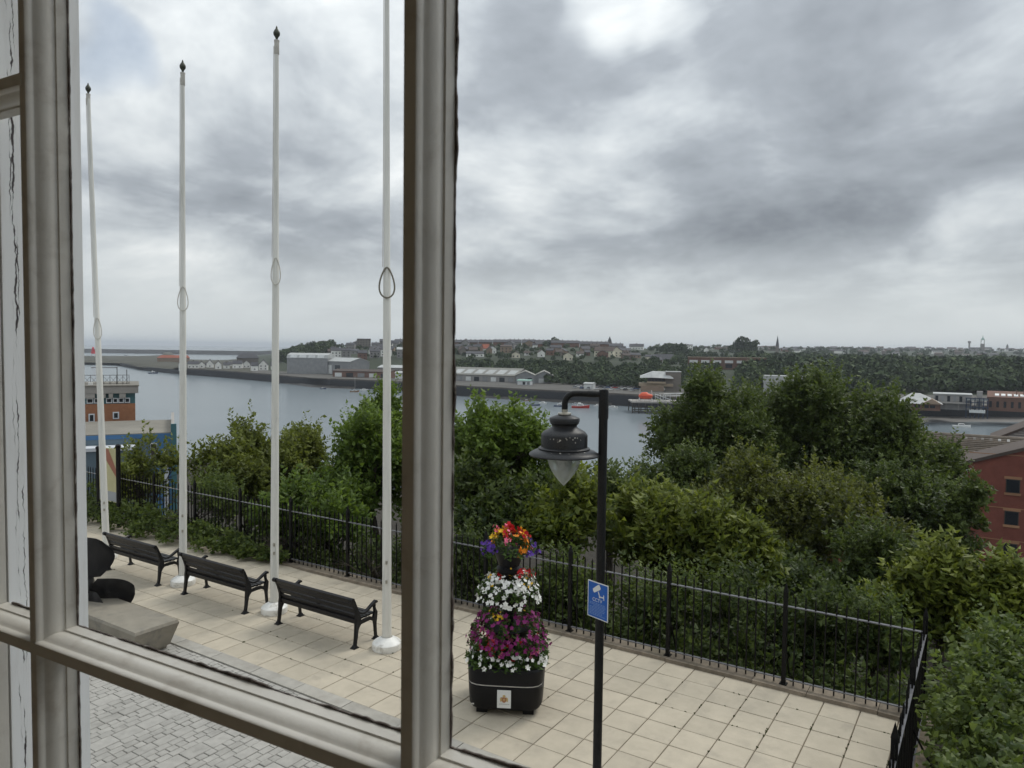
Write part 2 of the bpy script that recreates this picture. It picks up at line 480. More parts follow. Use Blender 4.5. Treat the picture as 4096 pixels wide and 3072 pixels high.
# tide-marked quay wall: weed and wet stone below, dry stone above
def quay_material():
    m, t, b = new_mat('quay_wall')
    g = N(t, 'ShaderNodeNewGeometry')
    s = N(t, 'ShaderNodeSeparateXYZ')
    link(t, g.outputs['Position'], s.inputs[0])
    n = noise(t, g.outputs['Position'], 0.12, 6, 0.6)
    h = math_node(t, 'ADD', s.outputs[2], math_node(t, 'MULTIPLY', n.outputs[0], 2.0))
    c = ramp(t, maprange(t, h, -25.3, -16.8, 0, 1, False), [(0.0, (0.060, 0.050, 0.042)), (0.2, (0.020, 0.022, 0.027)), (0.72, (0.024, 0.026, 0.032)), (0.86, (0.12, 0.105, 0.09)), (1.0, (0.16, 0.14, 0.115))])
    link(t, c, b.inputs['Base Color'])
    b.inputs['Roughness'].default_value = 0.8
quay_material()
def water_material():
    m, t, b = new_mat('river_water')
    b.inputs['Base Color'].default_value = (0.060, 0.078, 0.085, 1)
    b.inputs['Roughness'].default_value = 0.16
    b.inputs['IOR'].default_value = 1.33
    g = N(t, 'ShaderNodeNewGeometry')
    mp = N(t, 'ShaderNodeMapping')
    mp.inputs['Rotation'].default_value = (0, 0, rad(25))
    mp.inputs['Scale'].default_value = (1.0, 2.2, 1.0)
    link(t, g.outputs['Position'], mp.inputs[0])
    a = noise(t, mp.outputs[0], 0.22, 6, 0.62, 0.4)
    q = noise(t, mp.outputs[0], 0.018, 4, 0.55, 0.6)
    bp = N(t, 'ShaderNodeBump')
    link(t, a.outputs[0], bp.inputs['Height'])
    bp.inputs['Distance'].default_value = 0.10
    link(t, maprange(t, q.outputs[0], 0.35, 0.65, 0.35, 1.0), bp.inputs['Strength'])
    link(t, bp.outputs[0], b.inputs['Normal'])
    df = N(t, 'ShaderNodeBsdfDiffuse')
    df.inputs[0].default_value = (0.27, 0.31, 0.335, 1)
    mx = N(t, 'ShaderNodeMixShader')
    mx.inputs[0].default_value = 0.38
    link(t, b.outputs[0], mx.inputs[1])
    link(t, df.outputs[0], mx.inputs[2])
    link(t, mx.outputs[0], t.nodes['Material Output'].inputs[0])
water_material()
def reveal_material():                    # flaking white paint with long vertical cracks
    m, t, b = new_mat('reveal_paint')
    tcn = N(t, 'ShaderNodeTexCoord')
    v = tcn.outputs['Object']
    s = N(t, 'ShaderNodeSeparateXYZ')
    link(t, v, s.inputs[0])
    zed = N(t, 'ShaderNodeCombineXYZ')
    link(t, s.outputs[2], zed.inputs[2])
    def nz(scale, off, det=3):
        return noise(t, vmath(t, 'ADD', zed.outputs[0], (off, off * 1.7, off * 0.6)).outputs[0], scale, det, 0.65).outputs[0]
    tot = None
    for v0, off, wmax, g0 in ((0.013, 1.3, 0.0030, 0.44), (0.017, 5.1, 0.0016, 0.50), (0.009, 8.4, 0.0013, 0.52), (0.024, 3.7, 0.0009, 0.56)):
        path = math_node(t, 'ADD', math_node(t, 'MULTIPLY', math_node(t, 'SUBTRACT', nz(7, off), 0.5), 0.016), math_node(t, 'MULTIPLY', math_node(t, 'SUBTRACT', nz(90, off + 2), 0.5), 0.006))
        dist = math_node(t, 'ABSOLUTE', math_node(t, 'SUBTRACT', math_node(t, 'SUBTRACT', s.outputs[1], v0), path))
        wd = math_node(t, 'MULTIPLY', math_node(t, 'MULTIPLY', maprange(t, nz(30, off + 4), 0.36, 0.66, 0.12, 1), maprange(t, nz(9, off + 6), g0 - 0.03, g0 + 0.08, 0, 1)), wmax * 0.5)
        f = maprange(t, math_node(t, 'SUBTRACT', dist, wd), -0.0003, 0.0001, 1, 0)
        tot = f if tot is None else math_node(t, 'MAXIMUM', tot, f)
    mp = N(t, 'ShaderNodeMapping')
    mp.inputs['Scale'].default_value = (1, 1, 0.15)
    link(t, v, mp.inputs[0])
    grime = maprange(t, noise(t, mp.outputs[0], 45.0, 6, 0.65).outputs[0], 0.48, 0.75, 0, 0.35)
    c = mixc(t, grime, (0.90, 0.91, 0.91), (0.60, 0.58, 0.55))
    c = mixc(t, tot, c, (0.045, 0.032, 0.036))
    link(t, c, b.inputs['Base Color'])
    b.inputs['Roughness'].default_value = 0.6
    bp = N(t, 'ShaderNodeBump')
    bp.inputs['Distance'].default_value = 0.001
    bp.invert = True
    link(t, tot, bp.inputs['Height'])
    link(t, bp.outputs[0], b.inputs['Normal'])
reveal_material()
def glass_material(name, refl, tintc):
    m, t, b = new_mat(name)
    t.nodes.remove(b)
    tr = N(t, 'ShaderNodeBsdfTransparent')
    tr.inputs[0].default_value = (*tintc, 1)
    gl = N(t, 'ShaderNodeBsdfGlossy')
    gl.inputs['Roughness'].default_value = 0.02
    fr = N(t, 'ShaderNodeFresnel')
    fr.inputs[0].default_value = 1.3
    mx = N(t, 'ShaderNodeMixShader')
    gm = N(t, 'ShaderNodeNewGeometry')
    front = math_node(t, 'SUBTRACT', 1.0, gm.outputs['Backfacing'])
    link(t, math_node(t, 'MULTIPLY', math_node(t, 'MULTIPLY', fr.outputs[0], refl), front), mx.inputs[0])
    link(t, tr.outputs[0], mx.inputs[1])
    link(t, gl.outputs[0], mx.inputs[2])
    link(t, mx.outputs[0], t.nodes['Material Output'].inputs[0])
glass_material('window_glass', 0.5, (0.985, 0.99, 0.985))
def bowl_material():
    m, t, b = new_mat('lamp_bowl')
    t.nodes.remove(b)
    tr = N(t, 'ShaderNodeBsdfTransparent')
    tr.inputs[0].default_value = (0.86, 0.89, 0.88, 1)
    df = N(t, 'ShaderNodeBsdfTranslucent')
    df.inputs[0].default_value = (0.72, 0.74, 0.72, 1)
    gl = N(t, 'ShaderNodeBsdfGlossy')
    gl.inputs['Roughness'].default_value = 0.12
    lw = N(t, 'ShaderNodeLayerWeight')
    lw.inputs[0].default_value = 0.35
    m1 = N(t, 'ShaderNodeMixShader')
    link(t, maprange(t, lw.outputs['Facing'], 0, 0.8, 0.25, 0.95), m1.inputs[0])
    link(t, tr.outputs[0], m1.inputs[1])
    link(t, df.outputs[0], m1.inputs[2])
    m2 = N(t, 'ShaderNodeMixShader')
    m2.inputs[0].default_value = 0.08
    link(t, m1.outputs[0], m2.inputs[1])
    link(t, gl.outputs[0], m2.inputs[2])
    link(t, m2.outputs[0], t.nodes['Material Output'].inputs[0])
bowl_material()

# ================================================================== the room and its window
WROT = rad(3.8)
def wl(u, v, z):                          # window coordinates (along, outward, up) to world
    return (math.cos(WROT) * u - math.sin(WROT) * v, math.sin(WROT) * u + math.cos(WROT) * v, z)
def room_piece(name, boxes, mat):
    b = MB()
    for bx in boxes:
        b.box(*bx)
    o = b.build(name, mat)
    o.rotation_euler = (0, 0, WROT)
    return tag(o, kind='structure')
Z0, Z1 = 3.80, 5.90                       # window opening
U0, U1 = -0.945, 0.80
FLOOR, CEIL = 3.15, 6.15
room_piece('wall_window', [(-6, U0, 0.36, 0.50, 0.02, 7.6), (U1, 5, 0.36, 0.50, 0.02, 7.6), (U0, U1, 0.36, 0.50, 0.02, Z0), (U0, U1, 0.36, 0.50, Z1, 7.6)], 'render_wall')
room_piece('wall_left', [(-2.6, -2.5, -3.0, 0.355, FLOOR, CEIL)], 'room_paint')
room_piece('wall_right', [(2.4, 2.5, -3.0, 0.355, FLOOR, CEIL)], 'room_paint')
room_piece('wall_back', [(-2.495, 2.395, -3.1, -3.0, FLOOR, CEIL)], 'room_paint')
room_piece('room_floor', [(-2.6, 2.5, -3.1, 0.355, FLOOR - 0.15, FLOOR - 0.003)], 'room_carpet')
room_piece('room_ceiling', [(-2.6, 2.5, -3.1, 0.355, CEIL + 0.003, CEIL + 0.15)], 'room_paint')

NOSE, GLS = 0.400, 0.440                  # depth of the bar's nose and of the glass from the eye
vb = [-0.7660, -0.3036, 0.1588, 0.6212]
hb = [3.841, 4.397, 4.953, 5.509]
win = thing('sash_window', 'white painted window with moulded glazing bars and mouldy putty lines', 'window', wl(-0.07, NOSE, Z0), WROT)
def win_v(u, v, z):
    return (u + 0.07, v - NOSE, z - Z0)
# half profile of a bar: half width, depth behind the nose
prof = [(0.0048, 0.0), (0.0053, 0.0006), (0.0056, 0.0022), (0.0062, 0.0048), (0.0057, 0.0068), (0.0060, 0.0078), (0.0072, 0.0098), (0.0086, 0.0130), (0.0094, 0.0170), (0.0096, 0.0205), (0.0090, 0.0235), (0.0091, 0.0262), (0.0104, 0.0270), (0.0112, 0.0395)]
def bar_poly(k=1.0):
    return [(-a * k, d) for a, d in prof[::-1]] + [(a * k, d) for a, d in prof]
def bar(u0, z0, u1, z1, vertical, proud=0.0):
    b = MB()
    poly = bar_poly(1.0 if vertical else 1.12)
    n = len(poly)
    vs = []
    segs = 1
    ends = ((u0, z0), (u1, z1))
    for (u, z) in ends:
        for a, d in poly:
            if vertical:
                vs.append(win_v(u + a, NOSE + d, z))
            else:
                vs.append(win_v(u, NOSE + d - proud, z + a))
    fs = [(i, (i + 1) % n, n + (i + 1) % n, n + i) for i in range(n)] + [tuple(range(n)), tuple(range(2 * n - 1, n - 1, -1))]
    b.add(vs, fs)
    return b.build('glazing_bar', 'bar_paint', win, True, True)
def jag_strip(name, parent, a0, a1, cross, vertical, width, seed, mat='sealant', depth=GLS - 0.0012, thick=0.0016, amp=1.0, sgn=1):
    """ragged dark line of old putty and mould along a bar's edge against the glass"""
    r = np.random.default_rng(seed)
    L = a1 - a0
    n = int(L / 0.004)
    ts = np.linspace(a0, a1, n)
    wdt = np.zeros(n)
    for fq, am in ((0.05, 0.30), (0.015, 0.28), (0.006, 0.30)):
        k = max(2, int(L / fq))
        wdt += am * np.interp(np.linspace(0, 1, n), np.linspace(0, 1, k), r.uniform(-1, 1, k))
    wdt = width * np.clip(0.8 + amp * wdt, 0.0, 2.2)
    vs, fs = [], []
    for i in range(n):
        for dd in (0, thick):
            for e in (-0.0012, wdt[i]):
                q = cross + sgn * e
                vs.append(win_v(q, depth - dd, ts[i]) if vertical else win_v(ts[i], depth - dd, q))
    for i in range(n - 1):
        k = 4 * i
        fs += [(k, k + 1, k + 5, k + 4), (k + 2, k + 6, k + 7, k + 3), (k + 1, k + 3, k + 7, k + 5), (k, k + 4, k + 6, k + 2)]
    b = MB()
    b.add(vs, fs)
    o = b.build(name, mat, parent, False, True)
    return o
cols = [(-0.890, vb[0])] + [(vb[i], vb[i + 1]) for i in range(3)] + [(vb[3], 0.745)]
rows = [(Z0, hb[0])] + [(hb[i], hb[i + 1]) for i in range(3)] + [(hb[3], Z1)]
for i, u in enumerate(vb):
    o = bar(u, Z0 + 0.001, u, Z1 - 0.001, True)
    for j, (ra, rb) in enumerate(rows[1:4] if i == 3 else [rows[1], (rows[2][0], rows[3][1])]):
        jag_strip('putty_line', o, ra + 0.012, rb - 0.012, u + 0.0112, True, 0.0014, 10 * i + j, amp=1.5)
for j, z in enumerate(hb):
    spans = [(-0.8895, vb[0]), (vb[3], 0.7445)] if j == 2 else [(-0.8895, 0.7445)]   # the wide lights have no bar here
    for sa, sb_ in spans:
        o = bar(sa, z, sb_, z, False, 0.0012)
    for i, (ca, cb) in enumerate(cols):
        if j == 2 and 0 < i < 4:
            continue
        jag_strip('putty_line', o, ca + 0.011, cb - 0.011, z + 0.0125, False, 0.0021, 100 + 10 * j + i, amp=1.5)
for i, (ca, cb) in enumerate(cols):
    for j, (ra, rb) in enumerate(rows if i in (0, 4) else [rows[0], rows[1], (rows[2][0], rows[3][1]), rows[4]]):
        b = MB()
        x0, y0, z0 = win_v(ca + 0.002, GLS - 0.0005, ra + 0.002)
        x1, y1, z1 = win_v(cb - 0.002, GLS + 0.0022, rb - 0.002)
        b.box(x0, x1, y0, y1, z0, z1)
        b.build('pane', 'window_glass', win)
for a, c in ((-0.944, -0.8905), (0.7455, 0.799)):
    b = MB()
    x0, y0, z0 = win_v(a, 0.385, Z0)
    x1, y1, z1 = win_v(c, 0.4380, Z1)
    b.box(x0, x1, y0, y1, z0, z1).build('stile', 'bar_paint', win)
for a, c in ((Z0 - 0.0, Z0 + 0.03), (Z1 - 0.03, Z1)):
    b = MB()
    x0, y0, z0 = win_v(-0.8895, 0.386, a + 0.0005)
    x1, y1, z1 = win_v(0.7445, 0.4385, c - 0.0005)
    b.box(x0, x1, y0, y1, z0, z1).build('rail', 'bar_paint', win)
# outside facing boards of the opening, white and cracked
for a, c in ((-0.944, -0.8905), (0.7455, 0.799)):
    b = MB()
    b.box(0, c - a, 0, 0.0895, 0, Z1 - Z0)
    o = b.build('reveal_board', 'reveal_paint', win)
    o.location = win_v(a, 0.4405, Z0)
b = MB()
x0, y0, z0 = win_v(-0.89, 0.45, Z0 - 0.05)
b.box(x0, x0 + 1.63, y0, y0 + 0.13, z0, z0 + 0.045).build('sill', 'reveal_paint', win)

# ================================================================== the terrace
PITCH_S = 0.448
X_PH, Y_PH = -4.43, 7.37
FY = 10.62                                # line of the river railing
SX = -0.60                                # line of the end railing
ter = MB().box(-23.5, SX + 0.12, 0.62, 10.80, -0.6, -0.022).build('terrace', 'joint_bed')
tag(ter, kind='structure')
def chamfer_box(lx, ly, h, c=0.006):
    b = MB()
    hx, hy = lx / 2, ly / 2
    vs = [(-hx, -hy, -h), (hx, -hy, -h), (hx, hy, -h), (-hx, hy, -h), (-hx, -hy, -c), (hx, -hy, -c), (hx, hy, -c), (-hx, hy, -c),
          (-hx + c, -hy + c, 0), (hx - c, -hy + c, 0), (hx - c, hy - c, 0), (-hx + c, hy - c, 0)]
    fs = [(0, 1, 5, 4), (1, 2, 6, 5), (2, 3, 7, 6), (3, 0, 4, 7), (4, 5, 9, 8), (5, 6, 10, 9), (6, 7, 11, 10), (7, 4, 8, 11), (8, 9, 10, 11)]
    return b.add(vs, fs)
slab_me = chamfer_box(PITCH_S - 0.011, PITCH_S - 0.011, 0.026).mesh('slab', 'slab')
spots = []
k0, k1 = math.floor((-22.6 - X_PH) / PITCH_S), math.floor((SX - X_PH) / PITCH_S)
for r in range(-1, 7):
    for k in range(k0, k1 + 1):
        x = X_PH + (k + 0.5) * PITCH_S
        y = Y_PH + (r + 0.5) * PITCH_S
        if x + PITCH_S / 2 < SX - 0.02:
            spots.append((x, y))
spots.sort(key=lambda p: -cam_xz(*p)[1], reverse=True)
stuff_slab = MB()
for i, (x, y) in enumerate(spots):
    dz = random.gauss(0, 0.0012)
    if i < 296:
        o = obj('slab', slab_me, ter, (x, y, dz))
        o.rotation_euler = (random.gauss(0, 0.0035), random.gauss(0, 0.0035), random.gauss(0, 0.003) + random.choice((0, 1, 2, 3)) * math.pi / 2)
    else:
        h = PITCH_S / 2 - 0.006
        stuff_slab.box(x - h, x + h, y - h, y + h, -0.02, dz)
tag(stuff_slab.build('distant_slabs', 'slab', ter), kind='stuff')
# the last cut course at the end railing
for r in range(-1, 7):
    x0 = X_PH + (math.floor((SX - 0.02 - X_PH) / PITCH_S)) * PITCH_S + 0.006
    y = Y_PH + r * PITCH_S
    if SX - 0.03 - x0 > 0.05:
        MB().box(x0, SX - 0.03, y + 0.006, y + PITCH_S - 0.006, -0.02, 0.0).build('cut_slab', 'slab', ter)
# kerb band between slabs and setts
x = -22.5
while x < SX - 1:
    L = 0.915
    MB().box(x + 0.005, x + L - 0.005, 6.700, 6.915, -0.02, 0.012 + random.gauss(0, 0.002)).build('kerb_stone', 'kerb', ter)
    x += L
# setts of mixed sizes, laid in courses across the forecourt
course = []
x = -12.9
bands = [0.22, 0.11, 0.11, 0.11, 0.16, 0.11, 0.11, 0.11]
r2 = random.Random(4)
ci = 0
while x < -4.3:
    wd = bands[ci % len(bands)]
    ci += 1
    y = 3.2
    while y < 6.68:
        L = {0.22: 0.30, 0.16: 0.24}.get(wd, 0.165 if ci % 3 else 0.12)
        if y < 3.21:
            L *= r2.uniform(0.3, 1.0)
        e = min(y + L, 6.69)
        course.append((x, x + wd, y, e))
        y = e
    x += wd
def in_view(px_, py_):
    sx, Z = cam_xz(px_, py_)
    sy = 1394 + 0.0119 * (sx - 2048) + 4.7 * 2960 / max(Z, 0.1)
    return 330 < sx < 1700 and sy < 3150 and sy > 2480
vis = [c for c in course if in_view(0.5 * (c[0] + c[1]), 0.5 * (c[2] + c[3]))]
hid = [c for c in course if c not in set(vis)]
vis.sort(key=lambda c: cam_xz(c[0], c[2])[1])
cache = {}
for i, c in enumerate(vis[:298]):
    key = (round(c[1] - c[0], 2), round(c[3] - c[2], 2))
    if key not in cache:
        cache[key] = chamfer_box(key[0] - 0.009, key[1] - 0.009, 0.022, 0.005).mesh('sett', 'sett')
    o = obj('sett', cache[key], ter, (0.5 * (c[0] + c[1]), 0.5 * (c[2] + c[3]), random.gauss(-0.002, 0.0016)))
    o.rotation_euler = (random.gauss(0, 0.006), random.gauss(0, 0.006), 0)
sb = MB()
for c in vis[298:] + hid:
    sb.box(c[0] + 0.005, c[1] - 0.005, c[2] + 0.005, c[3] - 0.005, -0.022, -0.004)
sb.box(-22.4, -12.92, 0.62, 6.69, -0.022, -0.006)
sb.box(-4.2, SX, 0.62, 6.69, -0.022, -0.006)
sb.box(-12.9, -4.22, 0.62, 3.19, -0.022, -0.006)
tag(sb.build('distant_setts', 'sett', ter), kind='stuff')
# cope stones under the railing
x = -22.5
while x < SX + 0.1:
    L = random.uniform(0.7, 1.3)
    e = min(x + L, SX + 0.14)
    d0, d1 = random.uniform(-0.03, 0.02), random.uniform(-0.03, 0.02)
    b = MB()
    b.add([(x + .004, 10.47 + d0, -.02), (e - .004, 10.47 + d1, -.02), (e - .004, 10.80, -.02), (x + .004, 10.80, -.02), (x + .004, 10.485 + d0, .05), (e - .004, 10.485 + d1, .05), (e - .004, 10.80, .055), (x + .004, 10.80, .055)],
          [(0, 3, 2, 1), (4, 5, 6, 7), (0, 1, 5, 4), (1, 2, 6, 5), (2, 3, 7, 6), (3, 0, 4, 7)])
    b.build('cope_stone', 'copestone', ter)
    x = e
# moss and weeds in the joints
mb = MB()
r3 = random.Random(12)
for k in range(90):
    if k < 70:
        cx, cy = r3.choice(((-3.1, 9.2), (-2.3, 9.6), (-3.3, 9.8), (-1.6, 9.0), (-2.7, 9.2), (-1.35, 9.4), (-9.3, 7.6), (-7.4, 7.9)))
        px_, py_ = cx + r3.gauss(0, 0.5), cy + r3.gauss(0, 0.4)
    else:
        px_, py_ = r3.uniform(-16, -1), r3.uniform(7, 10.4)
    if r3.random() < 0.5:
        px_ = X_PH + round((px_ - X_PH) / PITCH_S) * PITCH_S
    else:
        py_ = Y_PH + round((py_ - Y_PH) / PITCH_S) * PITCH_S
    if not (-22 < px_ < SX - 0.05 and 6.95 < py_ < 10.45):
        continue
    for q in range(3):
        a = r3.uniform(0, 6.28)
        s = r3.uniform(0.005, 0.016)
        ox, oy = px_ + r3.gauss(0, 0.006), py_ + r3.gauss(0, 0.006)
        mb.add([(ox - s, oy - s, -0.012), (ox + s, oy - s, -0.012), (ox + s, oy + s, -0.012), (ox - s, oy + s, -0.012), (ox + s * .3 * math.cos(a), oy + s * .3 * math.sin(a), 0.004 + s * .7)], [(0, 1, 4), (1, 2, 4), (2, 3, 4), (3, 0, 4)])
M('moss', (0.055, 0.062, 0.022), 0.95, 0.4, 30.0)
tag(mb.build('joint_moss', 'moss', ter), kind='stuff')

# ================================================================== land and water
WATER = -25.3
def smooth(a, b, x):
    t = np.clip((x - a) / (b - a), 0, 1)
    return t * t * (3 - 2 * t)
def near_z(X, Y):                         # the wooded bank below the terrace, down to the near quay
    X = np.asarray(X, float); Y = np.asarray(Y, float)
    d = np.maximum(np.maximum(Y - 10.78, X - (SX + 0.12)), 0)
    z = -0.35 - 0.42 * np.minimum(d, 52) + 0.25 * np.sin(X * 0.6) * np.sin(Y * 0.5) * smooth(0.5, 4, d)
    inside = (Y <= 10.78) & (X <= SX + 0.12)
    z = np.where(inside, -0.5, z)
    return np.where(Y > 104, -30.0, np.maximum(z, -22.0))
def grid_mesh(name, xs, ys, fz, mat):
    gx, gy = np.meshgrid(xs, ys)
    V = np.stack([gx, gy, fz(gx, gy)], -1).reshape(-1, 3)
    nx = len(xs)
    i = (np.arange(len(ys) - 1)[:, None] * nx + np.arange(nx - 1)[None]).ravel()
    F = np.stack([i, i + 1, i + nx + 1, i + nx], 1)
    return raw_mesh(name, V, F, mat, smooth=True)
xs = np.concatenate([np.linspace(-170, -24, 50), np.linspace(-23, 6, 60), np.linspace(7, 90, 40)])
ys = np.concatenate([np.linspace(-40, 10.5, 30), np.linspace(10.9, 30, 40), np.linspace(31, 103, 50), [104.2, 106]])
bank = obj('river_bank', grid_mesh('river_bank', xs, ys, near_z, 'soil'))
tag(bank, kind='structure')
wt = MB().add([(-22000, -22000, WATER), (22000, -22000, WATER), (22000, 22000, WATER), (-22000, 22000, WATER)], [(0, 1, 2, 3)]).build('river_water', 'river_water')
tag(wt, kind='structure')

# far shore: water line by column, (source x, source y)
SH = np.array([(-900, 1440), (-100, 1450), (300, 1458), (470, 1462), (560, 1481), (720, 1497), (870, 1508), (1000, 1520), (1130, 1532), (1250, 1548), (1400, 1553), (1600, 1562), (1830, 1584), (2100, 1600), (2300, 1612),
               (2500, 1624), (2700, 1640), (3100, 1664), (3500, 1676), (3800, 1680), (4096, 1682), (4700, 1690), (5600, 1700)], float)
HOR = lambda sx: 1394 + 0.0119 * (sx - 2048)
SHX = SH[:, 0]
SHZ = (EYE[2] - WATER) * 4 * FPX / (SH[:, 1] - HOR(SH[:, 0]))
QZ = -18.9
TX = np.array([-900, 600, 900, 1060, 1130, 1250, 1400, 1600, 1850, 2100, 2400, 2600, 2900, 3100, 3500, 4100, 5600], float)
TD = np.array([2300, 2300, 1900, 1300, 1000, 950, 950, 930, 920, 900, 900, 1150, 1500, 1900, 2500, 2900, 3000], float)     # depth of the skyline
TY = np.array([1425, 1425, 1432, 1430, 1422, 1400, 1390, 1386, 1383, 1384, 1390, 1396, 1397, 1398, 1400, 1405, 1420], float)  # its height in the picture, bare ground
TT = EYE[2] - (TY - HOR(TX)) * TD / (4 * FPX)
MZ = np.array([-20, -20, -19.5, -17, -14, -10, -6, -5, -4, -4, -5, -7, -9, -9, -9, -9, -9], float)       # mid slope height
def far_z(X, Y):
    X = np.asarray(X, float); Y = np.asarray(Y, float)
    sx, Z = cam_xz(X, Y)
    s = np.interp(sx, SHX, SHZ)
    td = np.interp(sx, TX, TD)
    tt = np.interp(sx, TX, TT)
    mz = np.interp(sx, TX, MZ)
    d = Z - s
    q0, q1 = 75.0, 215.0
    z = QZ + (mz - QZ) * smooth(q0, q1, d) + (tt - mz) * smooth(q1 * 0.8, np.maximum(td - s, q1 + 60), d)
    z = z - 6 * smooth(td, td + 900, Z)
    z = z + 0.8 * np.sin(X * 0.021) * np.sin(Y * 0.017) * smooth(100, 300, d)
    # low spit with harbour water behind it on the seaward side
    back = np.interp(sx, [-900, 300, 560, 640, 700], [1380, 1420, 1500, 1650, 4000])
    low = np.where(sx < 1000, np.interp(d, [0, 60, 200], [-22.0, QZ - 0.6, QZ]), z)
    z = np.where(sx < 1000, np.where(sx < 700, low, np.minimum(z, low + 6)), z)
    z = np.where(Z > back, -40.0, z)
    return z
cx_ = np.linspace(-900, 5600, 260)
dd_ = np.concatenate([[0.0, 0.5], np.linspace(8, 300, 40), np.linspace(320, 1200, 40), np.linspace(1300, 3200, 22)])
gx, gd = np.meshgrid(cx_, dd_)
Zd = np.interp(gx, SHX, SHZ) + 1.5 + gd
Rr = (gx - 2048) / (4 * FPX) * Zd
PX = -math.sin(YAW) * Zd + math.cos(YAW) * Rr
PY = math.cos(YAW) * Zd + math.sin(YAW) * Rr
V = np.stack([PX, PY, far_z(PX, PY)], -1).reshape(-1, 3)
nx = len(cx_)
ii = (np.arange(len(dd_) - 1)[:, None] * nx + np.arange(nx - 1)[None]).ravel()
F = np.stack([ii, ii + 1, ii + nx + 1, ii + nx], 1)
me = raw_mesh('far_shore', V, F, 'far_grass', smooth=True)
me.materials.append(MATS['quay_ground'])
me.materials.append(MATS['spit_ground'])
dm = np.repeat(dd_[:-1], nx - 1)
cm = np.tile(cx_[:-1], len(dd_) - 1)
mi = np.where(cm < 1000, 2, np.where(dm < 78, 1, 0))
me.polygons.foreach_set('material_index', mi.astype(np.int32))
tag(obj('far_shore', me), kind='structure')
def on_far(sx, sy):                       # where the line of sight meets the far land
    d = ray(sx, sy) / FPX
    Zs = np.linspace(250, 3300, 6000)
    P = EYE[None] + Zs[:, None] * d[None]
    hit = P[:, 2] - far_z(P[:, 0], P[:, 1])
    s = np.interp(sx, SHX, SHZ)
    k = np.where((hit <= 0) & (Zs > s + 1))[0]
    if len(k) == 0:
        k = [int(np.argmin(np.where(Zs > s, hit, 1e9)))]
    p = P[k[0]].copy()
    p[2] = float(far_z(p[0], p[1]))
    return p, float(Zs[k[0]])
def col_at(sx, Z, z=None):                # position at a column and depth, standing on the far land
    R = (sx - 2048) / (4 * FPX) * Z
    X = -math.sin(YAW) * Z + math.cos(YAW) * R
    Y = math.cos(YAW) * Z + math.sin(YAW) * R
    return np.array([X, Y, float(far_z(X, Y)) if z is None else z])
# quay wall in stone lengths
r4 = random.Random(3)
cxw = list(range(480, 5400, 120))
qw = thing('quay_wall', 'long dark tide-stained stone quay wall across the river', 'wall', col_at(2300, 420, WATER))
qb = Vector(qw.location)
for a, c in zip(cxw[:-1], cxw[1:]):
    za, zb = np.interp([a, c], SHX, SHZ)
    A0, B0 = col_at(a, za, 0), col_at(c, zb, 0)
    A1, B1 = col_at(a, za + 3.0, 0), col_at(c, zb + 3.0, 0)
    top = QZ + 0.25 + r4.uniform(-0.12, 0.12) - (2.4 if a < 700 else 0)
    lo = WATER - 1.5
    vs = [(p[0] - qb.x, p[1] - qb.y, z - qb.z) for z in (lo, top) for p in (A0, B0, B1, A1)]
    MB().add(vs, [(0, 3, 2, 1), (4, 5, 6, 7), (0, 1, 5, 4), (1, 2, 6, 5), (2, 3, 7, 6), (3, 0, 4, 7)]).build('wall_section', 'quay_wall', qw)
# mud and slipways at low water
def shore_strip(name, x0, x1, w0, w1, mat):
    b = MB()
    cs = np.linspace(x0, x1, 14)
    vs = []
    for i, c in enumerate(cs):
        s = np.interp(c, SHX, SHZ)
        wd = (w0 + (w1 - w0) * i / 13) * (0.75 + 0.25 * math.sin(i * 1.7))
        for Z, z in ((s + 0.5, WATER + 1.6), (s - wd, WATER - 0.25), (s - wd, WATER - 2), (s + 0.5, WATER - 2)):
            vs.append(col_at(c, Z, z))
    fs = []
    for i in range(13):
        k = 4 * i
        fs += [(k, k + 1, k + 5, k + 4), (k + 1, k + 2, k + 6, k + 5)]
    b.add(vs, fs)
    return tag(b.build(name, mat, None, True), kind='structure')
shore_strip('mud_bank', 3000, 5000, 14, 20, 'mud')
shore_strip('mud_bank', 1880, 2450, 3, 5, 'mud')
shore_strip('mud_bank', 1130, 1420, 6, 12, 'mud')

# ================================================================== railings
def rail_section(p):                      # square bar with a pointed head
    return p
bar_h, head = 1.27, 0.07
bmb = MB()
bmb.box(-0.009, 0.009, -0.009, 0.009, 0.06, bar_h)
bmb.add([(-0.012, -0.012, bar_h), (0.012, -0.012, bar_h), (0.012, 0.012, bar_h), (-0.012, 0.012, bar_h), (0, 0, bar_h + head)], [(0, 1, 4), (1, 2, 4), (2, 3, 4), (3, 0, 4)])
bar_me = bmb.mesh('bar', 'black_iron')
pmb = MB()
pmb.box(-0.028, 0.028, -0.028, 0.028, 0.03, 1.36)
pmb.box(-0.05, 0.05, -0.05, 0.05, 0.03, 0.065)
pmb.add([(-0.032, -0.032, 1.36), (0.032, -0.032, 1.36), (0.032, 0.032, 1.36), (-0.032, 0.032, 1.36), (0, 0, 1.50)], [(0, 1, 4), (1, 2, 4), (2, 3, 4), (3, 0, 4)])
post_me = pmb.mesh('post', 'black_iron')
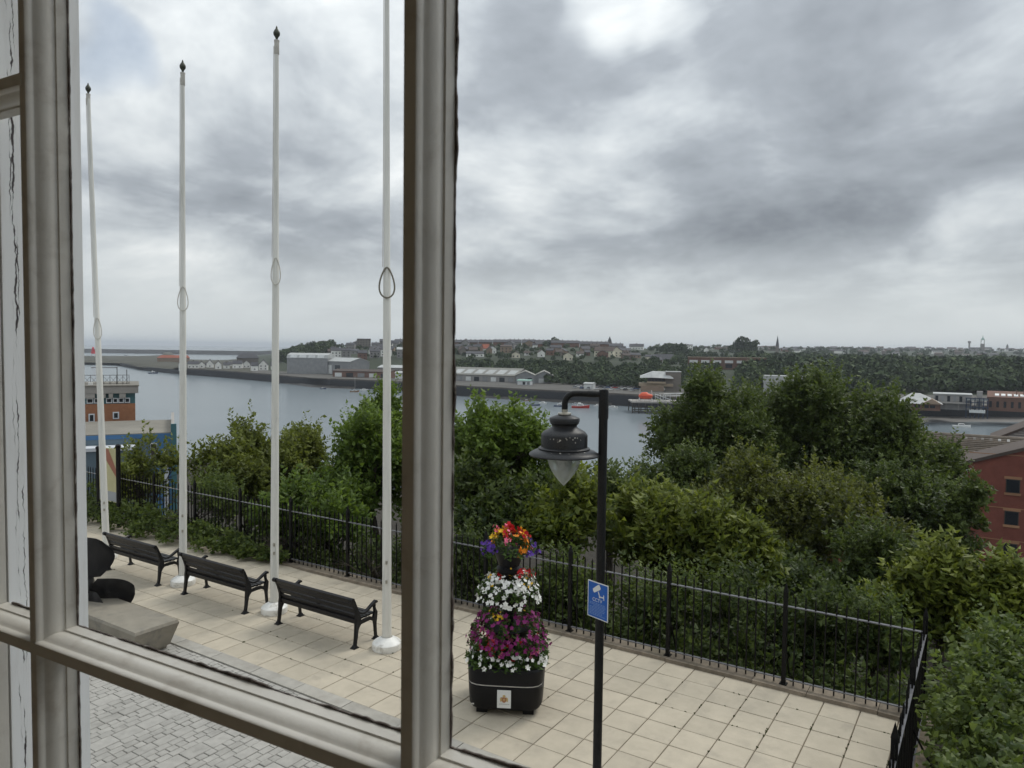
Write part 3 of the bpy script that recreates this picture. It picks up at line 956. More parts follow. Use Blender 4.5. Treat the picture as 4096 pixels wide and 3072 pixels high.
def railing(label, p0, p1, post_step, posts_from, gap=0.131):
    p0, p1 = np.array(p0, float), np.array(p1, float)
    L = np.linalg.norm(p1 - p0)
    ang = math.atan2(p1[1] - p0[1], p1[0] - p0[0])
    t = thing('iron_railing', label, 'railing', (p0[0], p0[1], 0.05), ang)
    n = int(round(L / gap))
    g = L / n
    po = []
    q = posts_from
    while q <= L + 0.01:
        po.append(q)
        q += post_step
    for q in po:
        obj('post', post_me, t, (q, 0, -0.05))
        MB().tube([(q, 0.02, 0.62), (q, 0.34, 0.02)], 0.012, 6).build('stay', 'black_iron', t)
    for k in range(n + 1):
        if min([abs(k * g - q) for q in po] + [9]) > 0.045:
            o = obj('bar', bar_me, t, (k * g, 0, -0.05))
            o.rotation_euler = (random.gauss(0, 0.004), random.gauss(0, 0.004), 0)
    for a, c in zip([0.0] + po, po + [L]):
        if c - a > 0.1:
            MB().box(a + 0.03, c - 0.03, -0.024, 0.024, 1.105, 1.118).build('top_rail', 'rail_top', t)
            MB().box(a + 0.03, c - 0.03, -0.022, 0.022, 0.075, 0.087).build('bottom_rail', 'rail_top', t)
    return t
railing('long black iron railing with pointed bars along the river edge of the terrace', (-22.6, FY), (SX, FY), 1.702, (22.6 - 0.60) % 1.702)
railing('short black iron railing at the end of the terrace beside the dense hedge', (SX, FY - 0.06), (SX, 3.4), 1.75, 1.70)

# ================================================================== flagpoles
def flagpole(base, sx_top, sy_top, loop_z, loop_w, H, label, dirty):
    t = thing('flagpole', label, 'flagpole', (base[0], base[1], 0.0), 0.0, 'white flagpoles in a row along the terrace')
    top = at_y(sx_top, sy_top, base[1] + 0.05)
    a = Vector((top[0] - base[0], top[1] - base[1], top[2]))
    a = a / a.z
    P = lambda z: a * z
    b = MB()
    zs = [0.10, 2.0, 4.0, loop_z + 0.25, loop_z + 0.27, 7.5, H]
    b.tube([P(z) for z in zs], [0.074, 0.068, 0.062, 0.0575, 0.050, 0.044, 0.035], 20)
    b.build('pole', 'pole_white', t, True)
    MB().lathe([(0.225, 0.0), (0.232, 0.05), (0.226, 0.10), (0.20, 0.125), (0.13, 0.165), (0.095, 0.185), (0.088, 0.19), (0.082, 0.15)], 20).build('base_collar', 'pole_base', t, True)
    c = P(H)
    MB().lathe([(0.0375, -0.24), (0.041, -0.235), (0.041, -0.02), (0.046, -0.02), (0.046, 0.0), (0.02, 0.005)], 16, c).build('truck', 'rope', t, True)
    MB().lathe([(0.018, 0.0), (0.020, 0.01), (0.020, 0.03), (0.026, 0.045), (0.054, 0.09), (0.057, 0.125), (0.042, 0.16), (0.018, 0.195), (0.016, 0.215), (0.004, 0.24)], 16, c).build('finial', 'finial', t, True)
    # halyard: up the pole and a slack loop hung round it
    toward = Vector((-base[0], -base[1], 0)).normalized()
    side = Vector((toward.y, -toward.x, 0))
    pts = []
    n = 28
    for k in range(n + 1):
        q = 2 * math.pi * k / n
        up = (1 - math.cos(q)) / 2            # 0 at the bottom front, 1 at the top
        wdt = loop_w * math.sin(q) * (1 - 0.55 * up)
        pts.append(P(loop_z - 0.20 + 0.46 * up) + side * wdt + toward * (0.078 - 0.02 * up))
    r = MB().tube(pts, 0.013 if loop_w > 0.13 else 0.0085, 6, False)
    r.build('halyard_loop', 'rope_dark' if loop_w > 0.13 else 'rope', t, True)
    r = MB().tube([P(loop_z + 0.27) + side * 0.062 + toward * 0.02, P(8) + side * 0.05, P(H - 0.1) + side * 0.046], 0.006, 5)
    r.build('halyard', 'rope', t, True)
    b = MB()
    for z in (1.05, 1.35 if dirty else 1.2):
        b.box(-0.012, 0.012, -0.025, 0.0, z, z + 0.05, Matrix.Translation(P(z) * 1.0 - P(z).z * Vector((0, 0, 1)) + toward * 0.08))
    b.build('cleat', 'lamp_metal', t)
    return t
flagpole((-16.18, 8.64), 352, 352, 5.0, 0.10, 10.13, 'white flagpole leaning slightly, beside the propeller and the first bench', 0)
flagpole((-13.18, 8.52), 731, 285, 5.55, 0.12, 9.86, 'white flagpole standing behind the gap between propeller-side bench and middle bench', 1)
flagpole((-10.49, 8.53), 1107, 135, 5.95, 0.10, 9.90, 'white flagpole standing behind the gap between middle bench and planter-side bench', 0)
flagpole((-7.78, 8.48), 1548, 0, 5.65, 0.15, 10.2, 'white flagpole with wide rope loop and chipped base at the planter end of the benches', 1)

# ================================================================== benches
def ribbon(path, wd, x0, x1, m):
    """flat iron bar following a (y,z) path, wd its thickness along the path"""
    pts = [Vector((p[0], p[1])) for p in path]
    L_, R_ = [], []
    for i, p in enumerate(pts):
        d = pts[min(i + 1, len(pts) - 1)] - pts[max(i - 1, 0)]
        d.normalize()
        nrm = Vector((-d.y, d.x))
        w_ = wd[i] if hasattr(wd, '__len__') else wd
        L_.append(p + nrm * w_ / 2)
        R_.append(p - nrm * w_ / 2)
    n = len(pts)
    vs = [(x0, q.x, q.y) for q in L_ + R_] + [(x1, q.x, q.y) for q in L_ + R_]
    fs = []
    for i in range(n - 1):
        fs += [(i, i + 1, n + i + 1, n + i), (2 * n + i, 3 * n + i, 3 * n + i + 1, 2 * n + i + 1), (i, 2 * n + i, 2 * n + i + 1, i + 1), (n + i, n + i + 1, 3 * n + i + 1, 3 * n + i)]
    fs += [(0, n, 3 * n, 2 * n), (n - 1, 3 * n - 1, 4 * n - 1, 2 * n - 1)]
    m.add(vs, fs)
def make_bench(loc, label):
    t = thing('bench', label, 'bench', loc, 0.0, 'black benches in a row on the terrace')
    H = 0.89
    back = [(-0.235, 0.015), (-0.215, 0.14), (-0.20, 0.27), (-0.175, 0.36), (-0.165, 0.44), (-0.185, 0.53), (-0.225, 0.64), (-0.262, 0.73), (-0.295, 0.775)]
    for s in (-1, 1):
        x0, x1 = (s * H - 0.024, s * H + 0.024)
        m = MB()
        ribbon(back, [0.040, 0.042, 0.055, 0.10, 0.10, 0.065, 0.05, 0.048, 0.05], x0, x1, m)
        ribbon([(-0.19, 0.30), (-0.12, 0.365), (0.0, 0.375), (0.10, 0.375), (0.19, 0.32)], [0.05, 0.05, 0.055, 0.055, 0.05], x0 + 0.004, x1 - 0.004, m)
        fr = m.build('end_frame', 'bench_iron', t, False, True)
        MB().tube([(x0 - 0.012, -0.305, 0.772), (x1 + 0.012, -0.305, 0.772)], 0.036, 14).build('scroll', 'bench_iron', fr, True)
        m = MB()
        ribbon([(0.235, 0.015), (0.222, 0.13), (0.212, 0.25), (0.205, 0.36), (0.225, 0.44), (0.205, 0.49), (0.195, 0.535), (0.20, 0.575)], [0.036, 0.036, 0.044, 0.085, 0.06, 0.032, 0.028, 0.03], x0 + 0.003, x1 - 0.003, m)
        m.build('front_leg', 'bench_iron', t, False, True)
        m = MB()
        ribbon([(-0.215, 0.60), (-0.16, 0.54), (-0.09, 0.505), (-0.02, 0.505), (0.06, 0.535), (0.15, 0.585), (0.225, 0.615), (0.25, 0.60)], [0.03, 0.03, 0.028, 0.028, 0.03, 0.034, 0.044, 0.03], x0 - 0.003, x1 + 0.003, m)
        m.build('armrest', 'bench_iron', t, False, True)
        for y in (-0.238, 0.238):
            MB().frustum(s * H - 0.05, s * H + 0.05, y - 0.055, y + 0.055, 0.0, s * H - 0.045, s * H + 0.045, y - 0.05, y + 0.05, 0.012).frustum(s * H - 0.04, s * H + 0.04, y - 0.04, y + 0.04, 0.012, s * H - 0.02, s * H + 0.02, y - 0.02, y + 0.02, 0.05).build('foot', 'bench_iron', fr)
    m = MB()
    ribbon([(-0.152, 0.37), (-0.148, 0.44), (-0.168, 0.53), (-0.208, 0.64), (-0.245, 0.735)], 0.03, -0.022, 0.022, m)
    ribbon([(-0.17, 0.40), (-0.10, 0.385), (0.10, 0.385), (0.20, 0.40)], 0.028, -0.02, 0.02, m)
    m.build('centre_support', 'bench_iron', t, False, True)
    def slat(y, z, tilt, wd, th):
        b_ = MB()
        c, s_ = math.cos(tilt), math.sin(tilt)
        pol = []
        for a, q in ((-wd / 2, -th / 2 + .004), (-wd / 2 + .004, -th / 2), (wd / 2 - .004, -th / 2), (wd / 2, -th / 2 + .004), (wd / 2, th / 2 - .004), (wd / 2 - .004, th / 2), (-wd / 2 + .004, th / 2), (-wd / 2, th / 2 - .004)):
            pol.append((y + a * c - q * s_, z + a * s_ + q * c))
        b_.prism(pol, -H + 0.026, H - 0.026, 'x')
        b_.build('slat', 'bench_slat', t, False, True)
    for y, z, tl in ((-0.183, 0.475, 112), (-0.211, 0.575, 112), (-0.245, 0.665, 112)):
        slat(y + 0.006, z, rad(tl), 0.075, 0.030)
    slat(-0.285, 0.755, rad(118), 0.085, 0.045)
    slat(-0.186, 0.395, rad(95), 0.07, 0.028)
    for k in range(5):
        slat(-0.125 + 0.079 * k, 0.425 - 0.008 * math.sin(k * 0.8), rad(3 if k > 2 else -3), 0.064, 0.028)
    return t
make_bench((-14.38, 8.43, 0.004), 'black slatted iron bench closest to the ship propeller')
make_bench((-11.74, 8.43, 0.004), 'black slatted iron bench in the middle of the row of three')
make_bench((-9.08, 8.43, 0.004), 'black slatted iron bench closest to the flower planter')

# ================================================================== ship propeller on its plinth
pl = thing('stone_plinth', 'undercut sandstone plinth carrying the ship propeller', 'plinth', (-11.9, 6.32, 0.0))
b = MB()
b.frustum(-1.30, 1.30, -0.30, 0.24, 0.0, -1.30, 1.32, -0.30, 0.25, 0.06)
b.build('footing', 'plinth', pl)
b = MB()
c = 0.02
b.frustum(-1.32, 1.36, -0.31, 0.26, 0.062, -1.48, 1.48, -0.36, 0.35, 0.41).frustum(-1.48, 1.48, -0.36, 0.35, 0.41, -1.46, 1.46, -0.34, 0.33, 0.45)
b.build('block', 'plinth', pl)
pr = thing('ship_propeller', 'black ship propeller with broad curved blades standing on the stone plinth', 'propeller', (at_y(338, 2335, 6.32)[0], 6.32, 0.45))
HUB = Vector((0.0, 0.0, at_y(338, 2335, 6.32)[2] - 0.45))
AX = Vector((0.80, -0.58, 0.10)).normalized()
E1 = Vector((0, 0, 1)).cross(AX).normalized()      # to the side
E2 = AX.cross(E1)
if E1.x < 0:
    E1, E2 = -E1, E2
MX = (Matrix((tuple(E1), tuple(E2), tuple(AX))).transposed() * 0.84).to_4x4()
MX.translation = HUB
MB().lathe([(0.0, 0.24), (0.07, 0.235), (0.12, 0.20), (0.155, 0.08), (0.165, -0.06), (0.15, -0.20), (0.09, -0.22), (0.0, -0.22)], 24, (0, 0, 0), MX, False).build('hub', 'propeller', pr, True)
for a0 in (84, 174, 264, -40):
    vs, fs = [], []
    NR, NW = 12, 9
    for sgn in (1, -1):
        for i in range(NR):
            f = i / (NR - 1)
            r = 0.12 + 0.80 * f
            hw = 0.22 + 0.36 * math.sin(math.pi * (0.10 + 0.62 * f))
            if f > 0.96: hw *= 0.92
            pit = rad(40 - 20 * f)
            for j in range(NW):
                g = -1 + 2 * j / (NW - 1)
                th = 0.042 * (1 - 0.7 * f) * math.sqrt(max(0, 1 - g * g)) + 0.004
                s_ = hw * g + 0.10 * f * f
                rr = r - 0.13 * (abs(g) ** 3.0) * f
                # across the blade: partly tangential, partly along the shaft
                tx, ta = s_ * math.cos(pit), s_ * math.sin(pit)
                ang = rad(a0)
                x = rr * math.cos(ang) - tx * math.sin(ang)
                y = rr * math.sin(ang) + tx * math.cos(ang)
                vs.append((x, y, ta * 0.8 + sgn * th + 0.20 * (0.3 + 0.7 * f) * g * g + 0.10 * f * f))
    o_ = NR * NW
    for i in range(NR - 1):
        for j in range(NW - 1):
            k = i * NW + j
            fs += [(k, k + 1, k + NW + 1, k + NW), (o_ + k, o_ + k + NW, o_ + k + NW + 1, o_ + k + 1)]
    rim = [j for j in range(NW)] + [i * NW + NW - 1 for i in range(1, NR)] + [(NR - 1) * NW + j for j in range(NW - 2, -1, -1)] + [i * NW for i in range(NR - 2, 0, -1)]
    for q in range(len(rim)):
        a, c2 = rim[q], rim[(q + 1) % len(rim)]
        fs.append((a, o_ + a, o_ + c2, c2))
    b = MB()
    b.add(vs, fs, MX)
    b.build('blade', 'propeller', pr, True, True)
MB().frustum(-0.10, 0.10, -0.09, 0.09, 0.0, -0.06, 0.06, -0.05, 0.05, HUB.z - 0.05).build('bracket', 'propeller', pr)

# ================================================================== street lamp and its sign
LZ = 7.2
LP = at_d(2418, 1400, LZ)
lamp = thing('street_lamp', 'black street lamp with bell-shaped hanging lantern and clear pointed bowl', 'street lamp', (LP[0], LP[1], 0.0))
top_z = at_d(2418, 1560, LZ)[2]
b = MB().tube([(0, 0, 0), (0, 0, 0.42), (0, 0, 0.45), (0, 0, top_z)], [0.075, 0.075, 0.0445, 0.0435], 20)
b.build('post', 'lamp_black', lamp, True)
MB().tube([(0, 0, top_z - 0.28), (0, 0, top_z - 0.02), (0, 0, top_z)], [0.0495, 0.0495, 0.044], 20).build('post_cap', 'lamp_black', lamp, True)
left = -Vector((math.cos(YAW), math.sin(YAW), 0))
ax = left * 0.378
az = top_z - 0.045
pts = [Vector((0, 0, az)), left * 0.12 + Vector((0, 0, az + 0.004)), left * 0.26 + Vector((0, 0, az + 0.006))]
for k in range(1, 9):
    q = k / 8 * math.pi / 2
    pts.append(left * (0.278 + 0.10 * math.sin(q)) + Vector((0, 0, az + 0.006 - 0.10 * (1 - math.cos(q)))))
pts.append(ax + Vector((0, 0, az - 0.175)))
arm = MB().tube(pts, 0.030, 14).build('arm', 'lamp_black', lamp, True)
MB().tube([left * 0.075 + Vector((0, 0, az + 0.002)), left * 0.155 + Vector((0, 0, az + 0.005))], 0.034, 14).build('arm_collar', 'lamp_black', arm, True)
K = LZ / 2960 / 2.764
zr = az - 0.20
LN = lambda prof: [(r * K, zr - (y - 430) * K) for r, y in prof]
lan = MB().lathe(LN([(60, 432), (100, 440), (163, 466), (168, 474), (168, 508), (160, 514), (163, 520), (160, 528), (140, 545), (138, 560), (150, 575), (190, 596), (235, 622), (255, 650), (258, 662), (258, 790), (276, 796), (288, 806), (285, 818), (300, 822), (345, 838), (383, 862), (391, 876), (388, 888), (340, 880), (200, 872), (60, 872)]), 40, ax).build('lantern', 'lantern_paint', lamp, True)
MB().lathe(LN([(34, 372), (34, 404), (74, 412), (76, 426), (70, 433)]), 24, ax).build('gland', 'lamp_metal', lan, True)
bowl = [(182, 890)]
for k in range(1, 13):
    f = k / 12
    bowl.append((182 * (1 - f ** 1.9) + 6 * (1 - f), 890 + 338 * f))
MB().lathe(LN(bowl), 32, ax, None, False).build('bowl', 'lamp_bowl', lan, True)
MB().lathe(LN([(20, 880), (96, 884), (98, 930), (88, 1010), (66, 1080), (40, 1130), (8, 1150)]), 20, ax).build('inner_lamp', 'roof_pale', lan, True)
sp = MB()
r5 = random.Random(2)
for k in range(46):
    a = math.atan2(-left.y * -0.2 - 0.9, 0.55) + r5.gauss(0, 0.35)
    if r5.random() < 0.65:
        rr = r5.uniform(300, 375)
        yy = 822 + (rr - 300) * 0.53
        nrm = 3
    else:
        rr = 260
        yy = r5.uniform(660, 720) if r5.random() < 0.5 else r5.uniform(660, 690)
    s = r5.uniform(2, 9)
    p = Vector((math.cos(a), math.sin(a), 0))
    q = Vector((-math.sin(a), math.cos(a), 0))
    base_ = ax + p * rr * K + Vector((0, 0, zr - (yy - 430) * K + 0.0012))
    pts4 = [base_ + q * s * K * math.cos(h) * r5.uniform(.6, 1) + (p * 1.0 + Vector((0, 0, -0.53)) if rr > 290 else Vector((0, 0, 1))) * s * K * math.sin(h) + (Vector((0, 0, 0.001)) if rr > 290 else p * 0.002) for h in (0.3, 1.3, 2.4, 3.4, 4.4, 5.5)]
    sp.add(pts4, [(0, 1, 2, 3, 4, 5)])
tag(sp.build('droppings', 'droppings', lan), kind='stuff')

def text_mesh(body, size):
    cu = bpy.data.curves.new('lettering', 'FONT')
    cu.body = body
    cu.size = size
    cu.align_x = 'CENTER'
    cu.extrude = 0.0
    o = bpy.data.objects.new('lettering', cu)
    COL.objects.link(o)
    bpy.context.view_layer.update()
    me = bpy.data.meshes.new_from_object(o)
    bpy.data.objects.remove(o)
    return me
sgn = thing('cctv_sign', 'blue and white CCTV sign with camera symbol fixed to the lamp post', 'sign', (LP[0], LP[1], 2.055), rad(-17.6))
SWd, SHt = 0.275, 0.362
sx0 = -0.115
MB().box(sx0, sx0 + SWd, -0.0555, -0.0525, 0, SHt).build('panel', 'sign_white', sgn)
MB().box(sx0 + 0.010, sx0 + SWd - 0.010, -0.0575, -0.0560, 0.010, SHt - 0.010).build('blue_field', 'sign_blue', sgn)
MB().box(-0.055, 0.055, -0.052, -0.044, 0.08, 0.10).box(-0.055, 0.055, -0.052, -0.044, 0.27, 0.29).build('bracket', 'lamp_metal', sgn)
fy = -0.0590
cxs = sx0 + SWd / 2
b = MB()
def flat(poly, ox, oz, rot):
    c, s = math.cos(rot), math.sin(rot)
    b.add([(ox + p[0] * c - p[1] * s, fy, oz + p[0] * s + p[1] * c) for p in poly], [tuple(range(len(poly)))])
flat([(-0.052, -0.020), (0.040, -0.026), (0.052, -0.014), (0.052, 0.020), (0.040, 0.027), (-0.052, 0.021), (-0.060, 0.0)], cxs - 0.012, 0.298, rad(34))
flat([(-0.006, 0), (0.006, 0), (0.006, -0.055), (-0.006, -0.055)], cxs + 0.008, 0.275, rad(22))
flat([(0, -0.006), (0.055, -0.006), (0.055, 0.006), (0, 0.006)], cxs + 0.024, 0.226, rad(4))
flat([(0, -0.026), (0.009, -0.026), (0.009, 0.026), (0, 0.026)], cxs + 0.078, 0.230, rad(4))
flat([(0.013 * math.cos(k), 0.013 * math.sin(k)) for k in (0, 1.05, 2.1, 3.14, 4.2, 5.2)], cxs + 0.028, 0.226, 0)
b.build('camera_symbol', 'sign_white', sgn)
tm = text_mesh('CCTV', 0.050)
tm.materials.append(MATS['sign_white'])
o = obj('lettering', tm, sgn, (cxs - 0.004, fy, 0.168))
o.rotation_euler = (math.pi / 2, 0, 0)
r6 = random.Random(5)
b = MB()
for k in range(9):
    z = 0.148 - 0.0145 * k
    x = cxs - 0.108 * (1 if k not in (2,) else 0.5)
    e = cxs + 0.108 * r6.uniform(0.55, 1.0)
    while x < e:
        wd_ = r6.uniform(0.010, 0.026)
        b.add([(x, fy, z), (x + wd_, fy, z), (x + wd_, fy, z + 0.0055), (x, fy, z + 0.0055)], [(0, 1, 2, 3)])
        x += wd_ + 0.005
b.build('small_print', 'sign_pale', sgn)

# ================================================================== map board
bp0, bp1 = at_y(396, 2000, 10.28), at_y(475, 2000, 10.28)
topb = at_y(475, 1782, 10.28)[2]
mbd = thing('map_board', 'tall information board with pale map between black posts by the railing', 'notice board', (bp0[0], 10.28, 0.0))
wB = bp1[0] - bp0[0]
for x in (0.0, wB):
    po = MB().tube([(x, 0, 0), (x, 0, topb - (0.12 if x == 0 else 0))], 0.055, 12).build('post', 'black_iron', mbd, True)
    zt = topb - (0.12 if x == 0 else 0)
    MB().lathe([(0.06, zt - 0.06), (0.066, zt - 0.03), (0.066, zt), (0.03, zt + 0.03), (0, zt + 0.035)], 12, (x, 0, 0)).build('cap', 'black_iron', po, True)
zb0, zb1 = at_y(460, 2010, 10.28)[2], at_y(450, 1795, 10.28)[2]
MB().box(0.06, wB - 0.06, -0.012, 0.02, zb0, zb1).build('panel', 'board_map', mbd)
MB().box(0.07, wB - 0.07, -0.0155, -0.0125, zb0 + 0.02, zb0 + 0.27).build('footer', 'board_grey', mbd)
b = MB()
b.add([(0.07, -0.0155, zb1 - 0.02), (wB * 0.55, -0.0155, zb1 - 0.02), (wB - 0.07, -0.0155, zb0 + 0.85), (wB - 0.07, -0.0155, zb0 + 0.65)], [(3, 2, 1, 0)])
b.build('coloured_band', 'board_red', mbd)

# ================================================================== foliage helpers
def leaves(P, D, S, size, wid=0.62, fold=0.25, droop=0.0, r=rng):
    """folded leaves: base P, direction D, side S (unit rows); returns V, F with two triangles per leaf"""
    n = len(P)
    sz = size * r.uniform(0.45, 1.45, (n, 1))
    D = unit(D)
    S = unit(S - (S * D).sum(1, keepdims=True) * D)
    Nn = np.cross(D, S)
    tip = P + D * sz - Nn * sz * droop
    l = P + D * sz * 0.48 + S * sz * wid * 0.5 + Nn * sz * fold * 0.5
    q = P + D * sz * 0.48 - S * sz * wid * 0.5 + Nn * sz * fold * 0.5
    V = np.stack([P, l, tip, q], 1).reshape(-1, 3)
    k = np.arange(n) * 4
    F = np.concatenate([np.stack([k, k + 2, k + 1], 1), np.stack([k, k + 3, k + 2], 1)])
    return V, F
def sprigs(C, A, per, length, size, r=rng, wid=0.62, droop=0.25, hang=0.15):
    """C sprig bases, A sprig axes; each sprig carries `per` leaves"""
    n = len(C)
    t = np.tile(np.linspace(0.1, 1.0, per), n)[:, None]
    Ar = np.repeat(unit(A), per, 0)
    Cr = np.repeat(C, per, 0)
    L = np.repeat(length * r.uniform(0.6, 1.4, (n, 1)), per, 0)
    rnd = r.normal(size=(n * per, 3))
    rd = unit(rnd - (rnd * Ar).sum(1, keepdims=True) * Ar)
    P = Cr + Ar * t * L
    D = unit(rd * 0.95 + Ar * 0.45 + np.array([0, 0, -hang]))
    S = np.cross(D, np.array([0, 0, 1.0])) + 0.45 * r.normal(size=D.shape)
    V, F = leaves(P, D, S, size, wid, 0.28, droop, r)
    return V, F
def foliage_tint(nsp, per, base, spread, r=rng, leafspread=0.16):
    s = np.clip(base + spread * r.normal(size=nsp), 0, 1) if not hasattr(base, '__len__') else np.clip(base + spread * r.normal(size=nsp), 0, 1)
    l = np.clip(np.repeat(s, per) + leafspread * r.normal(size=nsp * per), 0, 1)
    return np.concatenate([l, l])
def tree(name, label, cen, rx, ry, rz, base, nsp, leaf, mat, seed, lobes=14, per=11, length=0.42, tint=0.45, tip=0.25, bark='bark', cat='tree', group=None, wid=0.62, leaders=0.10, trunk_r=0.14, droop=0.25, hang=0.15, shell=0.45, up=0.45, clumps=7, taper=0.12):
    r = np.random.default_rng(seed)
    cen = np.array(cen, float)
    R = np.array([rx, ry, rz])
    lob, lr = [], []
    for k in range(lobes):
        d = unit(r.normal(size=3))
        if d[2] < -0.35:
            d[2] *= -0.6
        q = r.uniform(0.35, 1.02)
        lob.append(d * q)
        lr.append(r.uniform(0.20, 0.40) * (1.25 - 0.45 * q))
    lob, lr = np.array(lob), np.array(lr)
    ncl = lobes * clumps
    cl_l = np.repeat(np.arange(lobes), clumps)
    cd = unit(r.normal(size=(ncl, 3)) + 0.7 * lob[cl_l] + np.array([0, 0, 0.2]))
    cc = lob[cl_l] + cd * (lr[cl_l] * r.uniform(0.55, 1.12, ncl))[:, None]
    cr = lr[cl_l] * r.uniform(0.24, 0.55, ncl)
    ct = r.normal(0, 0.17, ncl)
    which = r.choice(ncl, nsp, p=cr ** 2 / (cr ** 2).sum())
    dv = unit(r.normal(size=(nsp, 3)) + np.array([0, 0, 0.45]) + 0.4 * cd[which])
    rr = shell + (1.1 - shell) * r.uniform(0, 1, nsp) ** 0.6
    C = cc[which] + dv * (rr * cr[which])[:, None] * np.array([1.15, 1.15, 0.75])
    hgt = np.clip((C[:, 2] + 1) / 2, 0, 1)
    C[:, :2] *= (1 - taper * np.clip(C[:, 2:3] + 0.1, 0, 1.15))
    lob[:, :2] *= (1 - taper * np.clip(lob[:, 2:3] + 0.1, 0, 1.15))
    Cw = cen + C * R
    keep = ~((Cw[:, 1] < 11.0 + leaf) & (Cw[:, 0] < SX + 0.45))
    C, Cw, dv, rr, which, hgt = C[keep], Cw[keep], dv[keep], rr[keep], which[keep], hgt[keep]
    nsp = len(C)
    A = unit(dv * np.array([1, 1, 0.8]) + np.array([0, 0, up]) + 0.35 * r.normal(size=dv.shape))
    V, F = sprigs(Cw, A, per, length, leaf, r, wid, droop, hang)
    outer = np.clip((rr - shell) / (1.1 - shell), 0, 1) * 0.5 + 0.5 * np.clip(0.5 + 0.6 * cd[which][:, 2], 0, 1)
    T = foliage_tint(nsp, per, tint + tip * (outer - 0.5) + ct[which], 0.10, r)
    # leading shoots that break the outline
    nl = int(nsp * leaders)
    if nl:
        topm = np.argsort(-(C[:, 2] + 0.5 * r.uniform(size=nsp)))[:max(nl * 4, 8)]
        pick = r.choice(topm, nl)
        A2 = unit(np.array([0, 0, 1.0]) + 0.35 * dv[pick] + 0.2 * r.normal(size=(nl, 3)))
        V2, F2 = sprigs(Cw[pick], A2, per * 2, length * 1.7, leaf * 0.9, r, wid, droop, hang)
        T2 = foliage_tint(nl, per * 2, min(1, tint + tip * 0.6), 0.1, r)
        F2 = F2 + len(V)
        V = np.concatenate([V, V2]); F = np.concatenate([F, F2]); T = np.concatenate([T, T2])
    root = np.array([cen[0] + r.normal() * 0.2 * rx, cen[1] + r.normal() * 0.1 * ry, base])
    t = thing(name, label, cat, root, 0.0, group)
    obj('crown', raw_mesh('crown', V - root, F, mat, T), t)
    b = MB()
    fork = cen + np.array([0, 0, -0.55 * rz]) - root
    b.tube([(0, 0, -0.3), tuple(fork * 0.5 + r.normal(size=3) * 0.06), tuple(fork)], [trunk_r, trunk_r * 0.8, trunk_r * 0.65], 9)
    b.build('trunk', bark, t, True)
    b = MB()
    for k in range(lobes):
        e = cen + lob[k] * R - root
        m_ = (fork + e) / 2 + r.normal(size=3) * 0.12 * np.array([rx, ry, rz]) * 0.5 + np.array([0, 0, 0.08 * rz])
        b.tube([tuple(fork), tuple(m_), tuple(e)], [trunk_r * 0.45, trunk_r * 0.28, trunk_r * 0.14], 6)
        for q in range(5):
            d = unit(r.normal(size=3) + lob[k] + np.array([0, 0, 0.5]))
            b.tube([tuple(m_ * 0.3 + e * 0.7), tuple(e + d * lr[k] * R * 1.05)], [trunk_r * 0.15, trunk_r * 0.05], 5)
    b.build('limbs', bark, t, True)
    return t

# ================================================================== flower tower
PLC = at_z(2030, 2800)
plt = thing('flower_planter', 'black wheeled planter tower with four tiers of red, white, purple and orange flowers', 'planter', (PLC[0], PLC[1], 0.003), rad(28))
MB().lathe([(0.40, 0.07), (0.455, 0.085), (0.478, 0.13), (0.492, 0.385), (0.484, 0.39), (0.484, 0.40)], 48, sq=5.5).build('body', 'planter_black', plt, True)
MB().lathe([(0.487, 0.4005), (0.489, 0.404), (0.489, 0.410), (0.487, 0.4135)], 48, sq=5.5, close=False).build('trim_line', 'planter_line', plt, True)
MB().lathe([(0.484, 0.414), (0.494, 0.42), (0.498, 0.55), (0.502, 0.60), (0.49, 0.62), (0.46, 0.62), (0.45, 0.56)], 48, sq=5.5).build('upper_rim', 'planter_black', plt, True)
for a, c in ((-0.3, -0.3), (0.3, -0.3), (0.3, 0.3), (-0.3, 0.3)):
    MB().box(a - 0.07, a + 0.07, c - 0.07, c + 0.07, 0.0, 0.072).build('foot', 'planter_black', plt)
MB().tube([(0, 0, 0.55), (0, 0, 2.0)], 0.07, 12).build('stem', 'planter_black', plt, True)
for z, rr_, h in ((1.02, 0.30, 0.22), (1.48, 0.25, 0.22)):
    MB().lathe([(0.10, z - h), (rr_ * 0.72, z - h * 0.8), (rr_, z - 0.03), (rr_ + 0.015, z), (rr_ - 0.02, z)], 28).build('tier_bowl', 'planter_black', plt, True)
MB().lathe([(0.12, 1.72), (0.155, 1.74), (0.165, 1.80), (0.135, 1.83), (0.145, 1.86), (0.205, 2.02), (0.215, 2.03), (0.19, 2.03)], 28).build('top_bowl', 'planter_black', plt, True)
pq = MB().box(-0.088, 0.088, -0.506, -0.500, 0.135, 0.365).build('plaque', 'sign_white', plt)
def disc(b, cx, cz, rx_, rz_, y, n=14, a0=0):
    b.add([(cx + rx_ * math.cos(a0 + 2 * math.pi * k / n), y, cz + rz_ * math.sin(a0 + 2 * math.pi * k / n)) for k in range(n)], [tuple(range(n))])
b = MB()
b.add([(-0.034, -0.5085, 0.275), (-0.034, -0.5085, 0.235), (-0.018, -0.5085, 0.212), (0, -0.5085, 0.204), (0.018, -0.5085, 0.212), (0.034, -0.5085, 0.235), (0.034, -0.5085, 0.275)], [tuple(range(7))])
b.build('crest_shield', 'crest_brown', pq)
b = MB()
disc(b, 0, 0.290, 0.020, 0.016, -0.5088)
disc(b, -0.040, 0.245, 0.011, 0.030, -0.5088)
disc(b, 0.040, 0.245, 0.011, 0.030, -0.5088)
